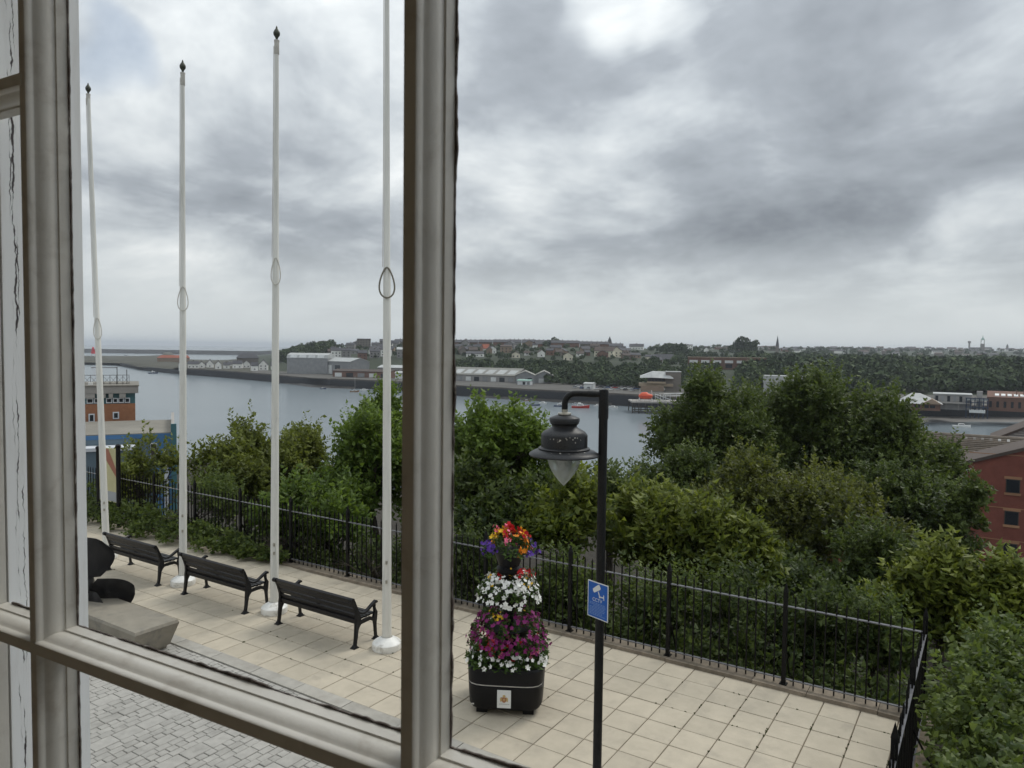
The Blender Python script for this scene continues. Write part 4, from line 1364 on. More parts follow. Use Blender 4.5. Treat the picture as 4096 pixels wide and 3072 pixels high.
b.add([(-0.014, -0.5092, 0.252), (0.014, -0.5092, 0.252), (0.014, -0.5092, 0.238), (-0.014, -0.5092, 0.238)], [(0, 1, 2, 3)])
b.build('crest_supporters', 'crest_gold', pq)
b = MB()
x = -0.062
while x < 0.062:
    wd_ = r6.uniform(0.006, 0.014)
    b.add([(x, -0.5085, 0.184), (x + wd_, -0.5085, 0.184), (x + wd_, -0.5085, 0.190), (x, -0.5085, 0.190)], [(0, 1, 2, 3)])
    x += wd_ + 0.004
b.build('plaque_lettering', 'wall_grey', pq)
MB().box(-0.42, -0.385, -0.4905, -0.486, 0.155, 0.172).build('maker_mark', 'planter_line', plt)

fr_ = np.random.default_rng(21)
def ring_points(n, r0, r1, z, droop, zj=0.02, a0=0, a1=2 * math.pi, r=fr_, square=False):
    a = r.uniform(a0, a1, n)
    f = np.sqrt(r.uniform(0, 1, n))
    rad_ = r0 + (r1 - r0) * f
    if square:
        m_ = (np.abs(np.cos(a)) ** 5 + np.abs(np.sin(a)) ** 5) ** (-0.2)
        rad_ = rad_ * m_
    zz = z - droop * f ** 3 + r.normal(0, zj, n)
    return np.stack([rad_ * np.cos(a), rad_ * np.sin(a), zz], 1), np.stack([np.cos(a) * f, np.sin(a) * f, 0.75 - 0.5 * f], 1)
def blossoms(name, pts, nrm, size, mat, parent, petals=5):
    V, F = [], []
    for p, q in zip(pts, nrm):
        q = q / np.linalg.norm(q) + fr_.normal(0, 0.25, 3)
        q /= np.linalg.norm(q)
        s1 = np.cross(q, [0.3, 0.5, 0.8]); s1 /= np.linalg.norm(s1)
        s2 = np.cross(q, s1)
        sz = size * fr_.uniform(0.7, 1.25)
        k = len(V)
        V.append(p)
        m_ = petals * 2
        for j in range(m_):
            a = 2 * math.pi * j / m_
            rad_ = sz * (1.0 if j % 2 == 0 else 0.62)
            V.append(p + (s1 * math.cos(a) + s2 * math.sin(a)) * rad_ + q * sz * (0.35 if j % 2 == 0 else 0.15))
        for j in range(m_):
            F.append((k, k + 1 + j, k + 1 + (j + 1) % m_))
    me_ = raw_mesh(name, np.array(V), np.array(F), mat)
    return tag(obj(name, me_, parent), kind='stuff')
def bed_leaves(n, r0, r1, z, droop, size, square=False):
    P, Nn = ring_points(n, r0, r1, z, droop, 0.03, square=square)
    V, F = sprigs(P, Nn + np.array([0, 0, 0.3]), 6, 0.07, size, fr_)
    return V, F, foliage_tint(n, 6, 0.5, 0.15, fr_)
sets = [bed_leaves(420, 0.12, 0.47, 0.66, 0.05, 0.05, True), bed_leaves(330, 0.14, 0.48, 1.14, 0.36, 0.042), bed_leaves(200, 0.10, 0.36, 1.57, 0.12, 0.042), bed_leaves(170, 0.04, 0.29, 2.12, 0.12, 0.045)]
tl = ['leaf_bed'] * 4
for V, F, T in sets:
    tag(obj('foliage', raw_mesh('foliage', V, F, 'leaf_bed', T), plt), kind='stuff')
def bl(n, r0, r1, z, droop, size, mat, zj=0.03, square=False, clusters=0, petals=5):
    P, Q = ring_points(n, r0, r1, z, droop, zj, square=square)
    if clusters:
        C_, Q_ = ring_points(clusters, r0, r1, z, droop, zj, square=square)
        k = fr_.integers(0, clusters, n)
        P = C_[k] + fr_.normal(0, 0.028, (n, 3))
        Q = Q_[k] + fr_.normal(0, 0.3, (n, 3))
    blossoms(mat.replace('petal_', '') + '_flowers', P, Q, size, mat, plt, petals)
bl(150, 0.33, 0.52, 0.74, 0.10, 0.034, 'petal_white', square=True)
bl(60, 0.15, 0.45, 0.80, 0.06, 0.028, 'petal_red', clusters=7)
bl(190, 0.20, 0.53, 1.20, 0.38, 0.038, 'petal_magenta')
bl(60, 0.22, 0.50, 1.00, 0.20, 0.034, 'petal_magenta')
bl(90, 0.15, 0.55, 1.15, 0.33, 0.034, 'petal_magenta', clusters=18)
bl(70, 0.12, 0.50, 1.18, 0.30, 0.034, 'petal_maroon')
bl(40, 0.20, 0.45, 0.95, 0.16, 0.032, 'petal_pink', clusters=8)
bl(46, 0.20, 0.46, 0.90, 0.12, 0.032, 'petal_red', clusters=8)
bl(24, 0.10, 0.36, 1.20, 0.10, 0.022, 'petal_yellow', clusters=8)
bl(290, 0.14, 0.43, 1.68, 0.30, 0.034, 'petal_white')
bl(44, 0.08, 0.34, 1.74, 0.08, 0.028, 'petal_red', clusters=5)
bl(26, 0.08, 0.34, 1.70, 0.10, 0.020, 'petal_yellow', clusters=9)
bl(90, 0.06, 0.28, 2.20, 0.16, 0.030, 'petal_orange', clusters=14)
bl(60, 0.05, 0.24, 2.28, 0.06, 0.030, 'petal_yellow', clusters=7)
bl(80, 0.02, 0.25, 2.28, 0.08, 0.030, 'petal_red', clusters=8)
bl(70, 0.04, 0.28, 2.26, 0.22, 0.030, 'petal_pink', clusters=8)
bl(130, 0.20, 0.36, 2.14, 0.12, 0.028, 'petal_violet', clusters=14)

# ================================================================== trees on the bank
def px_tree(name, label, sx, sy, Z, rxp, rzp, nsp, leaf, mat, seed, **kw):
    c_ = at_d(sx, sy, Z)
    rx, rz = rxp * Z / 2960 * 0.88, rzp * Z / 2960 * 0.85
    base = float(near_z(c_[0], c_[1]))
    return tree(name, label, c_, rx, kw.pop('ry', rx), rz, base, nsp, leaf, mat, seed, **kw)
G = 'trees growing on the bank below the railing'
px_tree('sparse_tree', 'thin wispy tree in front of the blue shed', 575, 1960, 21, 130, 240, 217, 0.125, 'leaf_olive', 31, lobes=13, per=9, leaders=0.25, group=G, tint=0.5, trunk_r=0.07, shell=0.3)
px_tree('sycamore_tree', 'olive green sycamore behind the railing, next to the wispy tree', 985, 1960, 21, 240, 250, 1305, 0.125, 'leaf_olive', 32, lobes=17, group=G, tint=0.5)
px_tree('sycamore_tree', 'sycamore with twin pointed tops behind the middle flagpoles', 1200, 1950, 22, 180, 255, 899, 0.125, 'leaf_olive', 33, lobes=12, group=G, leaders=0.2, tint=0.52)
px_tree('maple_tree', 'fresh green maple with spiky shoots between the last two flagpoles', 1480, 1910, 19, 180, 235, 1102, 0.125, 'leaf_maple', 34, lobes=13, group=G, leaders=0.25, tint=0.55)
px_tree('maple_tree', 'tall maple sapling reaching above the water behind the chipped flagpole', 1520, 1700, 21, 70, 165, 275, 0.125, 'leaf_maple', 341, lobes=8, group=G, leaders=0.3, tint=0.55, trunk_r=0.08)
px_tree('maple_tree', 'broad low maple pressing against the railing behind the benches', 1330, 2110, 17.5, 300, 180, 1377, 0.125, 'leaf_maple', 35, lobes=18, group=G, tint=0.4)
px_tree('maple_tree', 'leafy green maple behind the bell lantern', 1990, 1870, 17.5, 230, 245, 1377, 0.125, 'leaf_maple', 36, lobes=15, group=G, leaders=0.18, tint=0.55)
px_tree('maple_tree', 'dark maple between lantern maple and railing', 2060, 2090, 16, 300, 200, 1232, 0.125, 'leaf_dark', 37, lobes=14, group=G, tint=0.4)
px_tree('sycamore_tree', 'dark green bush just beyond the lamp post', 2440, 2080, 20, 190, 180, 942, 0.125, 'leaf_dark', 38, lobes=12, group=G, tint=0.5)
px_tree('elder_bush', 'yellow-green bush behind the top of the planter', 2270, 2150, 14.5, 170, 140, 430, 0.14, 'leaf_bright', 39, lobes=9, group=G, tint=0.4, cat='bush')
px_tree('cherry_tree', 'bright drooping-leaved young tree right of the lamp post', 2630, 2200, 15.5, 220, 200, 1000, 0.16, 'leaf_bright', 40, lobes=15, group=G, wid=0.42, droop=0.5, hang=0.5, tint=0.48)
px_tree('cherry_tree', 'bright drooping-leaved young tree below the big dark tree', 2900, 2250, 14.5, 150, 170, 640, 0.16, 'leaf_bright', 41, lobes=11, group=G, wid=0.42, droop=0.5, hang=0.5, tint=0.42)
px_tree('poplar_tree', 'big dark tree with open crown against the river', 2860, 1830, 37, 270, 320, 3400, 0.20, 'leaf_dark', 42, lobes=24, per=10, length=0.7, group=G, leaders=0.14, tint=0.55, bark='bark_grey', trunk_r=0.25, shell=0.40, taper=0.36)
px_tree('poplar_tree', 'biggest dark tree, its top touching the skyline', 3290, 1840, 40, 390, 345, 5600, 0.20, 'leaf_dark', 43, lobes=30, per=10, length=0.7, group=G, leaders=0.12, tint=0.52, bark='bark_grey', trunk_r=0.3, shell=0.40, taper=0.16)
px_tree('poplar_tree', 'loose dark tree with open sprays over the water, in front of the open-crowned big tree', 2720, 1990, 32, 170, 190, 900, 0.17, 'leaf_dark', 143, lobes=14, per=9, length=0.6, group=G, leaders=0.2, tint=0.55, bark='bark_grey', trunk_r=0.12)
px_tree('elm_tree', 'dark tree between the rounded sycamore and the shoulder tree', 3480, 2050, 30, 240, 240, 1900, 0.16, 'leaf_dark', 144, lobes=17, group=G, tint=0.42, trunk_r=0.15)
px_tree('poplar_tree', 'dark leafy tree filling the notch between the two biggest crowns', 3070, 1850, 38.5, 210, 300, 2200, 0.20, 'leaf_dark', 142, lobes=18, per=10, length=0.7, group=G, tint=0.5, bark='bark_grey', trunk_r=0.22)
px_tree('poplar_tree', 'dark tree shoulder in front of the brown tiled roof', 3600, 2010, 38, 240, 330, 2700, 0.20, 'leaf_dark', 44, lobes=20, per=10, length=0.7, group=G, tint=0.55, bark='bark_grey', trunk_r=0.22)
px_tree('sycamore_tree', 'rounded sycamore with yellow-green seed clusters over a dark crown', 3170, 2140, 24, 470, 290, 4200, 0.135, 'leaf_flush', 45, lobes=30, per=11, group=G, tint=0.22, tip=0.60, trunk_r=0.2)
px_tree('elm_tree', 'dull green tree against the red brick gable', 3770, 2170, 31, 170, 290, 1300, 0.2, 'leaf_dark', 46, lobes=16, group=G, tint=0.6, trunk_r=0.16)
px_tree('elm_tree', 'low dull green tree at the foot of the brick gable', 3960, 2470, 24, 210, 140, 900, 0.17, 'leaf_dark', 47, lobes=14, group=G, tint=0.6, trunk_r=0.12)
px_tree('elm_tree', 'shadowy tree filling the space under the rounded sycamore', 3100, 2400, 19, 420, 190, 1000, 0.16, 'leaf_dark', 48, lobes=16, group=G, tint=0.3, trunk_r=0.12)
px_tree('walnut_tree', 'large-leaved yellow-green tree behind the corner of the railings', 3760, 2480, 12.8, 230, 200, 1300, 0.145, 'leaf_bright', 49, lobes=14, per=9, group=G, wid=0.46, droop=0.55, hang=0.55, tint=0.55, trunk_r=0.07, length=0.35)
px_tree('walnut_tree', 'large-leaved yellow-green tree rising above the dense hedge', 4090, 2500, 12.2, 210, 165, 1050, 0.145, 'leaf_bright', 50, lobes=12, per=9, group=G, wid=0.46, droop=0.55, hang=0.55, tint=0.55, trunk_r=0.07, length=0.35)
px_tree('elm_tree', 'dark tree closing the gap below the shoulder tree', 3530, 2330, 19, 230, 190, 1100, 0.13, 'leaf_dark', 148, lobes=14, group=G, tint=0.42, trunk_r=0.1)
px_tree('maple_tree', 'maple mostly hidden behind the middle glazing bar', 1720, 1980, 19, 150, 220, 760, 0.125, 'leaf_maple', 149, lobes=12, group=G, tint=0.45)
# shrubs pressed against the railing
G2 = 'shrubs behind the river railing'
for k, (sx, sy, Z, rxp, rzp, nsp, mt, lab) in enumerate([
        (2620, 2490, 12.9, 180, 130, 330, 'leaf_hedge', 'mid green shrub behind the railing just right of the lamp post'),
        (2960, 2540, 12.2, 170, 170, 300, 'leaf_dark', 'upright dark shrub with small leaves behind the railing'),
        (3230, 2570, 11.9, 170, 170, 300, 'leaf_dark', 'small-leaved shrub with tall wands behind the railing near its corner'),
        (3480, 2640, 11.6, 170, 170, 420, 'leaf_hedge', 'leafy shrub in the corner behind the two railings'),
        (2250, 2430, 13.3, 190, 120, 380, 'leaf_hedge', 'low green shrub behind the planter and railing'),
        (1900, 2330, 14.0, 170, 120, 330, 'leaf_dark', 'dark low shrub behind the railing left of the planter'),
        (1500, 2260, 15.0, 210, 120, 380, 'leaf_dark', 'dark low shrub behind the railing near the chipped flagpole'),
        (1150, 2170, 16.5, 210, 120, 380, 'leaf_hedge', 'green low shrub behind the railing at the middle bench'),
        (760, 2050, 18.5, 230, 110, 380, 'leaf_hedge', 'green low shrub behind the railing at the first bench'),
        (480, 1985, 21.5, 170, 90, 260, 'leaf_hedge', 'green low shrub behind the map board')]):
    px_tree('shrub', lab, sx, sy, Z, rxp, rzp, nsp, 0.09, mt, 60 + k, lobes=11, per=12, length=0.4, leaders=0.16, group=G2, cat='shrub', tint=0.36, trunk_r=0.04, wid=0.55)  # low leaf tint paints in the shade of the overhanging trees
# dense hedge beyond the end railing
def hedge(name, label, cat, cen, R, nsp, leaf, mat, seed, tint=0.45, per=10, length=0.22, base=-1.0, box=False):
    r = np.random.default_rng(seed)
    d = unit(r.normal(size=(nsp, 3)))
    d[:, 2] = np.abs(d[:, 2]) * 1.0 - 0.25
    e = 0.45 if box else 1.0
    d = np.sign(d) * np.abs(d) ** e
    d = d / np.maximum((np.abs(d) ** (3 if box else 2)).sum(1, keepdims=True) ** (1 / (3 if box else 2)), 1e-6)
    lum = 1 + 0.10 * np.sin(7 * d[:, 0] + seed) * np.sin(6 * d[:, 1]) + 0.06 * r.normal(size=nsp)
    C_ = np.array(cen) + d * np.array(R) * lum[:, None] * r.uniform(0.72, 1.03, (nsp, 1))
    A_ = unit(d + np.array([0, 0, 0.35]) + 0.4 * r.normal(size=d.shape))
    ok_ = C_[:, 0] > SX + 0.22
    C_, A_ = C_[ok_], A_[ok_]
    nsp = len(C_)
    V, F = sprigs(C_, A_, per, length, leaf, r, 0.72, 0.2, 0.3)
    T = foliage_tint(nsp, per, tint, 0.15, r)
    root = np.array([cen[0], cen[1], base])
    t = thing(name, label, cat, root)
    obj('foliage', raw_mesh('foliage', V - root, F, mat, T), t)
    b = MB()
    for k in range(7):
        q = r.uniform(-0.5, 0.5, 2)
        b.tube([(q[0] * R[0] * 0.6, q[1] * R[1] * 0.6, -0.2), (q[0] * R[0], q[1] * R[1], (cen[2] - base) + 0.5 * R[2])], [0.03, 0.012], 6)
    b.build('stems', 'bark', t, True)
    return t
hedge('hedge', 'dense small-leaved hedge beyond the end railing', 'hedge', (1.12, 7.8, 0.15), (1.56, 3.6, 1.35), 5200, 0.075, 'leaf_hedge', 71, 0.5, box=True, base=-1.6)
# creeper spilling over the cope at the far end of the railing
ivr = np.random.default_rng(5)
n_ = 900
ix = ivr.uniform(-21.5, -12.6, n_)
env = np.interp(ix, [-21.5, -20, -17, -14, -12.6], [0.35, 0.55, 0.6, 0.45, 0.05])
ih = np.interp(ix, [-21.5, -20, -17, -14, -12.6], [0.7, 0.75, 0.55, 0.35, 0.12])
q_ = ivr.uniform(0, 1, n_)
C_ = np.stack([ix, FY - 0.05 - env * q_ * (0.8 + 0.35 * np.sin(ix * 5)), 0.05 + ih * (1 - q_) * ivr.uniform(0.3, 1.1, n_)], 1)
V, F = sprigs(C_, np.stack([ivr.normal(size=n_) * 0.5, -0.6 + 0.3 * ivr.normal(size=n_), 0.5 + 0 * ix], 1), 9, 0.2, 0.085, ivr, 0.75)
tag(obj('creeper', raw_mesh('creeper', V, F, 'leaf_hedge', foliage_tint(n_, 9, 0.42, 0.13, ivr))), 'green creeper spilling under the railing onto the paving', 'creeper', kind='stuff')
# undergrowth on the bank
n_ = 9000
ux = ivr.uniform(-26, 8, n_)
uy = 11.0 + 18 * ivr.uniform(0, 1, n_) ** 1.6
C_ = np.stack([ux, uy, near_z(ux, uy) + ivr.uniform(0, 0.7, n_)], 1)
V, F = sprigs(C_, ivr.normal(size=(n_, 3)) * 0.5 + np.array([0, -0.2, 0.8]), 6, 0.3, 0.11, ivr, 0.6)
tag(obj('undergrowth', raw_mesh('undergrowth', V, F, 'leaf_dark', foliage_tint(n_, 6, 0.5, 0.2, ivr))), 'dark leafy undergrowth covering the bank behind the railing', 'undergrowth', kind='stuff')

# ================================================================== office and blue shed by the near quay
def frame_at(sx, Z):                      # axes of a building that faces the camera along a column
    p = at_d(sx, HOR(sx), Z)
    return p
def facing(t_loc, extra=0.0):             # rotation that turns local -Y towards the eye
    return math.atan2(t_loc[1], t_loc[0]) - math.pi / 2 + extra
def zz(sy, sx, Z):
    return EYE[2] - (sy - HOR(sx)) * Z / 2960
OZ = 80.0
oc = col_at(538, OZ, -16.0)
CO = math.cos(math.atan((2048 - 440) / 2960))
off = thing('office_block', 'orange brick office block with concrete parapet and rooftop railings by the river', 'building', oc, facing(oc))
# local x along the picture to the right, y away from the eye; the corner at x = 0
zl = lambda sy: zz(sy, 538, OZ) - oc[2]
xl = lambda sx: (sx - 538) * OZ / 2960 * CO
W_ = 16.0
MB().box(-W_, 0, 0, 9, 0, zl(1614)).build('brick_wall', 'office_brick', off)
MB().box(-W_, 0.0, 0.25, 8.8, zl(1614) + 0.003, zl(1572)).build('window_wall', 'trim_teal', off)
par = MB().box(-W_, 0.32, -0.3, 9.3, zl(1572) + 0.003, zl(1544)).build('parapet', 'concrete', off)
MB().box(-W_, 0.40, -0.38, 9.38, zl(1544) + 0.003, zl(1540)).build('parapet_cap', 'flat_roof', par)
# hanging concrete panels between the window heads
for a, c in ((340, 378), (388, 420), (432, 449), (474, 500)):
    MB().box(xl(a), xl(c), -0.26, 0.24, zl(1590), zl(1573)).build('panel', 'concrete', off)
for a, c in ((345, 371), (374, 392), (421, 445), (448, 468), (470, 492), (495, 517)):
    f = MB().box(xl(a), xl(c), 0.10, 0.245, zl(1611), zl(1591)).build('window', 'trim_white', off)
    MB().box(xl(a) + 0.09, xl(c) - 0.09, 0.08, 0.097, zl(1611) + 0.10, zl(1591) - 0.09).build('pane', 'glass_dark', f)
for a, c, y0_, y1_ in ((352, 376, 1651, 1684), (447, 472, 1646, 1674)):
    f = MB().box(xl(a), xl(c), -0.06, 0.02, zl(y1_), zl(y0_)).build('window', 'trim_white', off)
    MB().box(xl(a) + 0.12, xl(c) - 0.12, -0.085, -0.063, zl(y1_) + 0.12, zl(y0_) - 0.12).build('pane', 'glass_dark', f)
r0z = zl(1540) + 0.003
b = MB()
for k in range(15):
    x = xl(514) - 0.62 * k
    b.box(x - 0.02, x + 0.02, 2.0, 2.04, r0z, r0z + 1.0)
for k in range(14):
    x = xl(514) - 0.62 * k
    for q in (0, 1):
        b.tube([(x, 2.02, r0z + 0.1 + 0.75 * q), (x - 0.6, 2.02, r0z + 0.85 - 0.75 * q)], 0.012, 4)
b.box(xl(514) - 9.2, xl(514) + 0.02, 1.99, 2.05, r0z + 0.98, r0z + 1.03)
b.box(xl(514) - 9.2, xl(514) + 0.02, 1.99, 2.05, r0z + 0.06, r0z + 0.10)
b.build('roof_railing', 'timber_dark', off)
b = MB().box(xl(463), xl(466), 2.4, 2.5, r0z, r0z + 1.9).box(xl(360), xl(464), 2.4, 2.46, r0z + 1.78, r0z + 1.84).box(xl(503), xl(506), 2.4, 2.5, r0z, r0z + 1.6)
b.build('aerial', 'timber_dark', off)
MB().box(xl(350), xl(368), 1.0, 1.5, r0z, r0z + 0.28).build('roof_vent', 'wall_white', off)

sz_ = -3.4
sc0 = col_at(687, 68.0, -16.0)
shd = thing('blue_shed', 'flat-roofed blue shed below the orange office block', 'shed', sc0, facing(sc0))
zs_ = sz_ - sc0[2]
xs_ = lambda sx: (sx - 687) * 68 / 2960 * CO
MB().box(-26, 0, 0, 13, 0, zs_ - 0.45).build('wall', 'shed_bluegrey', shd)
MB().box(xs_(600), 0.02, -0.03, -0.003, 0, zs_ - 0.45).build('blue_cladding', 'shed_blue', shd)
MB().box(-26, 0.05, -0.05, 13, zs_ - 0.447, zs_ - 0.08).build('fascia', 'shed_blue', shd)
MB().box(-25.9, -0.05, 0.05, 12.9, zs_ - 0.077, zs_).build('roof', 'flat_roof', shd)
MB().box(-0.12, 0.15, 0.12, 13.1, zs_ + 0.003, zs_ + 0.75).build('end_upstand', 'concrete', shd)
MB().box(-0.15, 0.32, -0.25, 0.1, 0, zs_ + 0.8).build('corner_post', 'trim_teal', shd)
MB().box(-26, xs_(540), -1.8, -0.06, 0, zs_ - 1.25).build('lean_to', 'shed_bluegrey', shd)
MB().frustum(-26, xs_(535), -1.95, -0.06, zs_ - 1.247, -26, xs_(535), -1.95, -0.06, zs_ - 0.95).build('lean_to_roof', 'trim_white', shd)
f = MB().box(xs_(595), xs_(622), -0.06, -0.034, zs_ - 3.0, zs_ - 0.9).build('window', 'trim_white', shd)
MB().box(xs_(597), xs_(620), -0.08, -0.063, zs_ - 2.9, zs_ - 1.0).build('pane', 'timber_dark', f)
MB().box(xs_(651), xs_(668), -0.06, -0.034, 0.0, zs_ - 1.6).build('door', 'trim_white', shd)

# ================================================================== red brick block with brown tiled roof
BZ = 63.0
bc = col_at(3890, BZ, -22.0)
bk = thing('brick_building', 'red brick gabled block with square dark windows and brown tiled wing', 'building', bc, facing(bc))
zb_ = lambda sy, sx=3890, Z=BZ: zz(sy, sx, Z) - bc[2]
CB = math.cos(math.atan((3950 - 2048) / 2960))
xb_ = lambda sx: (sx - 3890) * BZ / 2960 * CB
eave = zb_(1856)
half = 8.6
ridge_ = eave + half * 0.37
gw = MB()
gw.prism([(0, 0), (2 * half, 0), (2 * half, eave), (half, ridge_), (0, eave)], 0, 5.5)
wall_o = gw.build('gable_wall', 'red_brick', bk, False, True)
for sgn_ in (1, -1):
    pts_ = [(-0.25, eave - 0.09), (half, ridge_), (half, ridge_ + 0.28), (-0.30, eave + 0.17)]
    if sgn_ < 0:
        pts_ = [(2 * half - p[0], p[1]) for p in pts_]
    MB().prism(pts_, -0.15, 5.7).build('roof_slope', 'roof_brown', bk, False, True)
for sy0, sy1 in ((1905, 1959), (2031, 2086), (2159, 2211), (2287, 2339)):
    for off_ in (0, 3.3):
        x0_ = xb_(4040) + off_
        x1_ = x0_ + 1.0
        f = MB().box(x0_ - 0.12, x1_ + 0.12, -0.035, -0.004, zb_(sy0) + 0.003, zb_(sy0) + 0.22).build('lintel', 'trim_sand', bk)
        MB().box(x0_ - 0.08, x1_ + 0.08, -0.07, -0.004, zb_(sy1) - 0.20, zb_(sy1) - 0.003).build('sill', 'trim_sand', bk)
        f = MB().box(x0_, x1_, -0.03, -0.004, zb_(sy1), zb_(sy0)).build('window', 'timber_dark', bk)
        MB().box(x0_ + 0.07, x1_ - 0.07, -0.045, -0.033, zb_(sy1) + 0.07, zb_(sy0) - 0.07).build('pane', 'glass_dark', f)
for sy0 in (2022, 2150, 1812):
    MB().box(0.0, 2 * half, -0.028, -0.003, zb_(sy0), zb_(sy0) + 0.06).build('string_course', 'trim_sand', bk)
MB().tube([(-0.12, -0.1, 0), (-0.12, -0.1, eave - 0.3)], 0.05, 8).build('downpipe', 'trim_white', bk)
# the wing behind, its long tiled slope towards us
zr_, ze_ = zb_(1736, 3700, 75), zb_(1858, 3780, 66)
yr_, ye_ = 12.5, 4.5
wing_x0, wing_x1 = -16.0, 9.0
MB().box(wing_x0, wing_x1, ye_ + 0.4, 2 * yr_ - ye_ - 0.4, 0, ze_ - 0.15).build('wing_wall', 'red_brick', bk)
slope = math.atan2(zr_ - ze_, yr_ - ye_)
sl_len = math.hypot(zr_ - ze_, yr_ - ye_)
MB().prism([(ye_ - 0.3, ze_ - 0.3), (yr_, zr_ - 0.2), (2 * yr_ - ye_ + 0.3, ze_ - 0.3)], wing_x0, wing_x1, 'x').build('wing_roof', 'roof_brown', bk, False, True)
nrow = 15
for k in range(nrow):                     # overlapping courses of tiles
    y0_, y1_ = ye_ - 0.35 + (yr_ - ye_ + 0.35) * k / nrow, ye_ - 0.35 + (yr_ - ye_ + 0.35) * (k + 1.12) / nrow
    za, zb2 = ze_ - 0.15 + (zr_ - ze_ + 0.15) * k / nrow, ze_ - 0.15 + (zr_ - ze_ + 0.15) * (k + 1.12) / nrow
    b = MB()
    b.add([(wing_x0, y0_, za + 0.03), (wing_x1, y0_, za + 0.03), (wing_x1, y1_, zb2 - 0.02), (wing_x0, y1_, zb2 - 0.02), (wing_x0, y0_, za + 0.17), (wing_x1, y0_, za + 0.17), (wing_x1, y1_, zb2 + 0.0), (wing_x0, y1_, zb2 + 0.0)],
          [(0, 3, 2, 1), (4, 5, 6, 7), (0, 1, 5, 4), (1, 2, 6, 5), (2, 3, 7, 6), (3, 0, 4, 7)])
    b.build('tile_course', 'roof_tile', bk)
MB().tube([(wing_x0, yr_, zr_ + 0.04), (wing_x1, yr_, zr_ + 0.04)], 0.13, 8).build('ridge_tile', 'roof_tile', bk, True)
for sx in (3875, 3908, 3940, 3973, 4006, 4040):
    p = (sx - 3890) * 74 / 2960 * CB
    yy = yr_ - 1.35
    zv = zr_ - 1.35 * math.tan(slope)
    MB().frustum(p - 0.13, p + 0.13, yy - 0.22, yy + 0.2, zv - 0.1, p - 0.11, p + 0.11, yy - 0.20, yy + 0.1, zv + 0.27).build('roof_vent', 'concrete' if sx < 4000 else 'hull_white', bk)
p = (3832 - 3890) * 68 / 2960 * CB
MB().frustum(p - 0.16, p + 0.16, ye_ + 1.4, ye_ + 1.8, ze_ + 0.2, p - 0.13, p + 0.13, ye_ + 1.45, ye_ + 1.7, ze_ + 0.75).build('roof_vent', 'concrete', bk)
# louvred gable further back
gx0, gx1 = (3985 - 3890) * 88 / 2960 * CB, (3985 - 3890) * 88 / 2960 * CB + 6.0
gb = zb_(1744, 3985, 88)
gp = zb_(1690, 4080, 88)
b = MB().prism([(gx0, gb - 6), (gx1, gb - 6), (gx1, gb), ((gx0 + gx1) / 2, gp), (gx0, gb)], 25.2, 32)
b.build('rear_gable', 'wall_grey', bk, False, True)
for s_ in (0, 1):
    q = [(gx0 - 0.3, gb - 0.1), ((gx0 + gx1) / 2, gp), ((gx0 + gx1) / 2, gp + 0.25), (gx0 - 0.3, gb + 0.15)]
    if s_: q = [(gx0 + gx1 - a, c) for a, c in q]
    MB().prism(q, 25.0, 32.2).build('rear_roof', 'roof_brown', bk, False, True)
for k in range(6):
    f_ = k / 6
    hw_ = 2.5 * (1 - f_)
    zc_ = gb + (gp - gb) * f_ * 0.92
    MB().box((gx0 + gx1) / 2 - hw_, (gx0 + gx1) / 2 + hw_, 25.1, 25.17, zc_ + 0.04, zc_ + 0.17).build('louvre', 'concrete', bk)

# ================================================================== far shore: builders
def house(sx, sy, wpx, hpx, rpx, wall, roof, label, gable=False, turn=0.0, group=None, chim=1, dep=None, name='house', wins=True, Z=None):
    """a house standing on the far bank; sizes in source pixels at its distance"""
    if Z is None:
        p, Z = on_far(sx, sy)
    else:
        p = col_at(sx, Z)
    k = Z / 2960
    W, H, R = wpx * k, hpx * k, rpx * k
    D = dep or min(max(W * 0.7, 6), 10)
    t = thing(name, label, 'house', p, facing(p) + turn, group)
    lo = -2.5
    if gable:
        MB().prism([(-W / 2, lo), (W / 2, lo), (W / 2, H), (0, H + R), (-W / 2, H)], 0, D).build('wall', wall, t, False, True)
        rf = None
        for s in (1, -1):
            q = [(-W / 2 - 0.35, H - 0.25), (0, H + R + 0.05), (0, H + R + 0.4), (-W / 2 - 0.45, H + 0.05)]
            if s < 0: q = [(-a, c) for a, c in q]
            rf = MB().prism(q, -0.35, D + 0.3).build('roof', roof, t, False, True)
        cpos = [(0.0, D * 0.6)]
    else:
        MB().prism([(0, lo), (D, lo), (D, H), (D / 2, H + R), (0, H)], -W / 2, W / 2, 'x').build('wall', wall, t, False, True)
        for s in (1, -1):
            q = [(-0.4, H - 0.25), (D / 2, H + R + 0.05), (D / 2, H + R + 0.35), (-0.5, H + 0.05)]
            if s < 0: q = [(D - a, c) for a, c in q]
            rf = MB().prism(q, -W / 2 - 0.25, W / 2 + 0.25, 'x').build('roof', roof, t, False, True)
        cpos = [(-W / 2 + 0.6 + (W - 1.2) * (i + 0.5) / max(chim, 1), D / 2) for i in range(chim)]
    if chim:
        for a, c in cpos:
            MB().box(a - 0.45, a + 0.45, c - 0.35, c + 0.35, H + R - 0.6, H + R + 1.3).build('chimney', 'wall_stone', rf)
    if wins:
        n = max(1, int(W / 3.2))
        rows_ = max(1, int(H / 2.6))
        for i in range(n):
            for j in range(rows_):
                a = -W / 2 + W * (i + 0.5) / n
                z_ = 0.9 + 2.6 * j
                if z_ + 1.2 < H + (R * 0.4 if gable else -0.1):
                    MB().box(a - 0.55, a + 0.55, -0.06, -0.01, z_, z_ + 1.15).build('window', 'glass_dark', t)
    return t
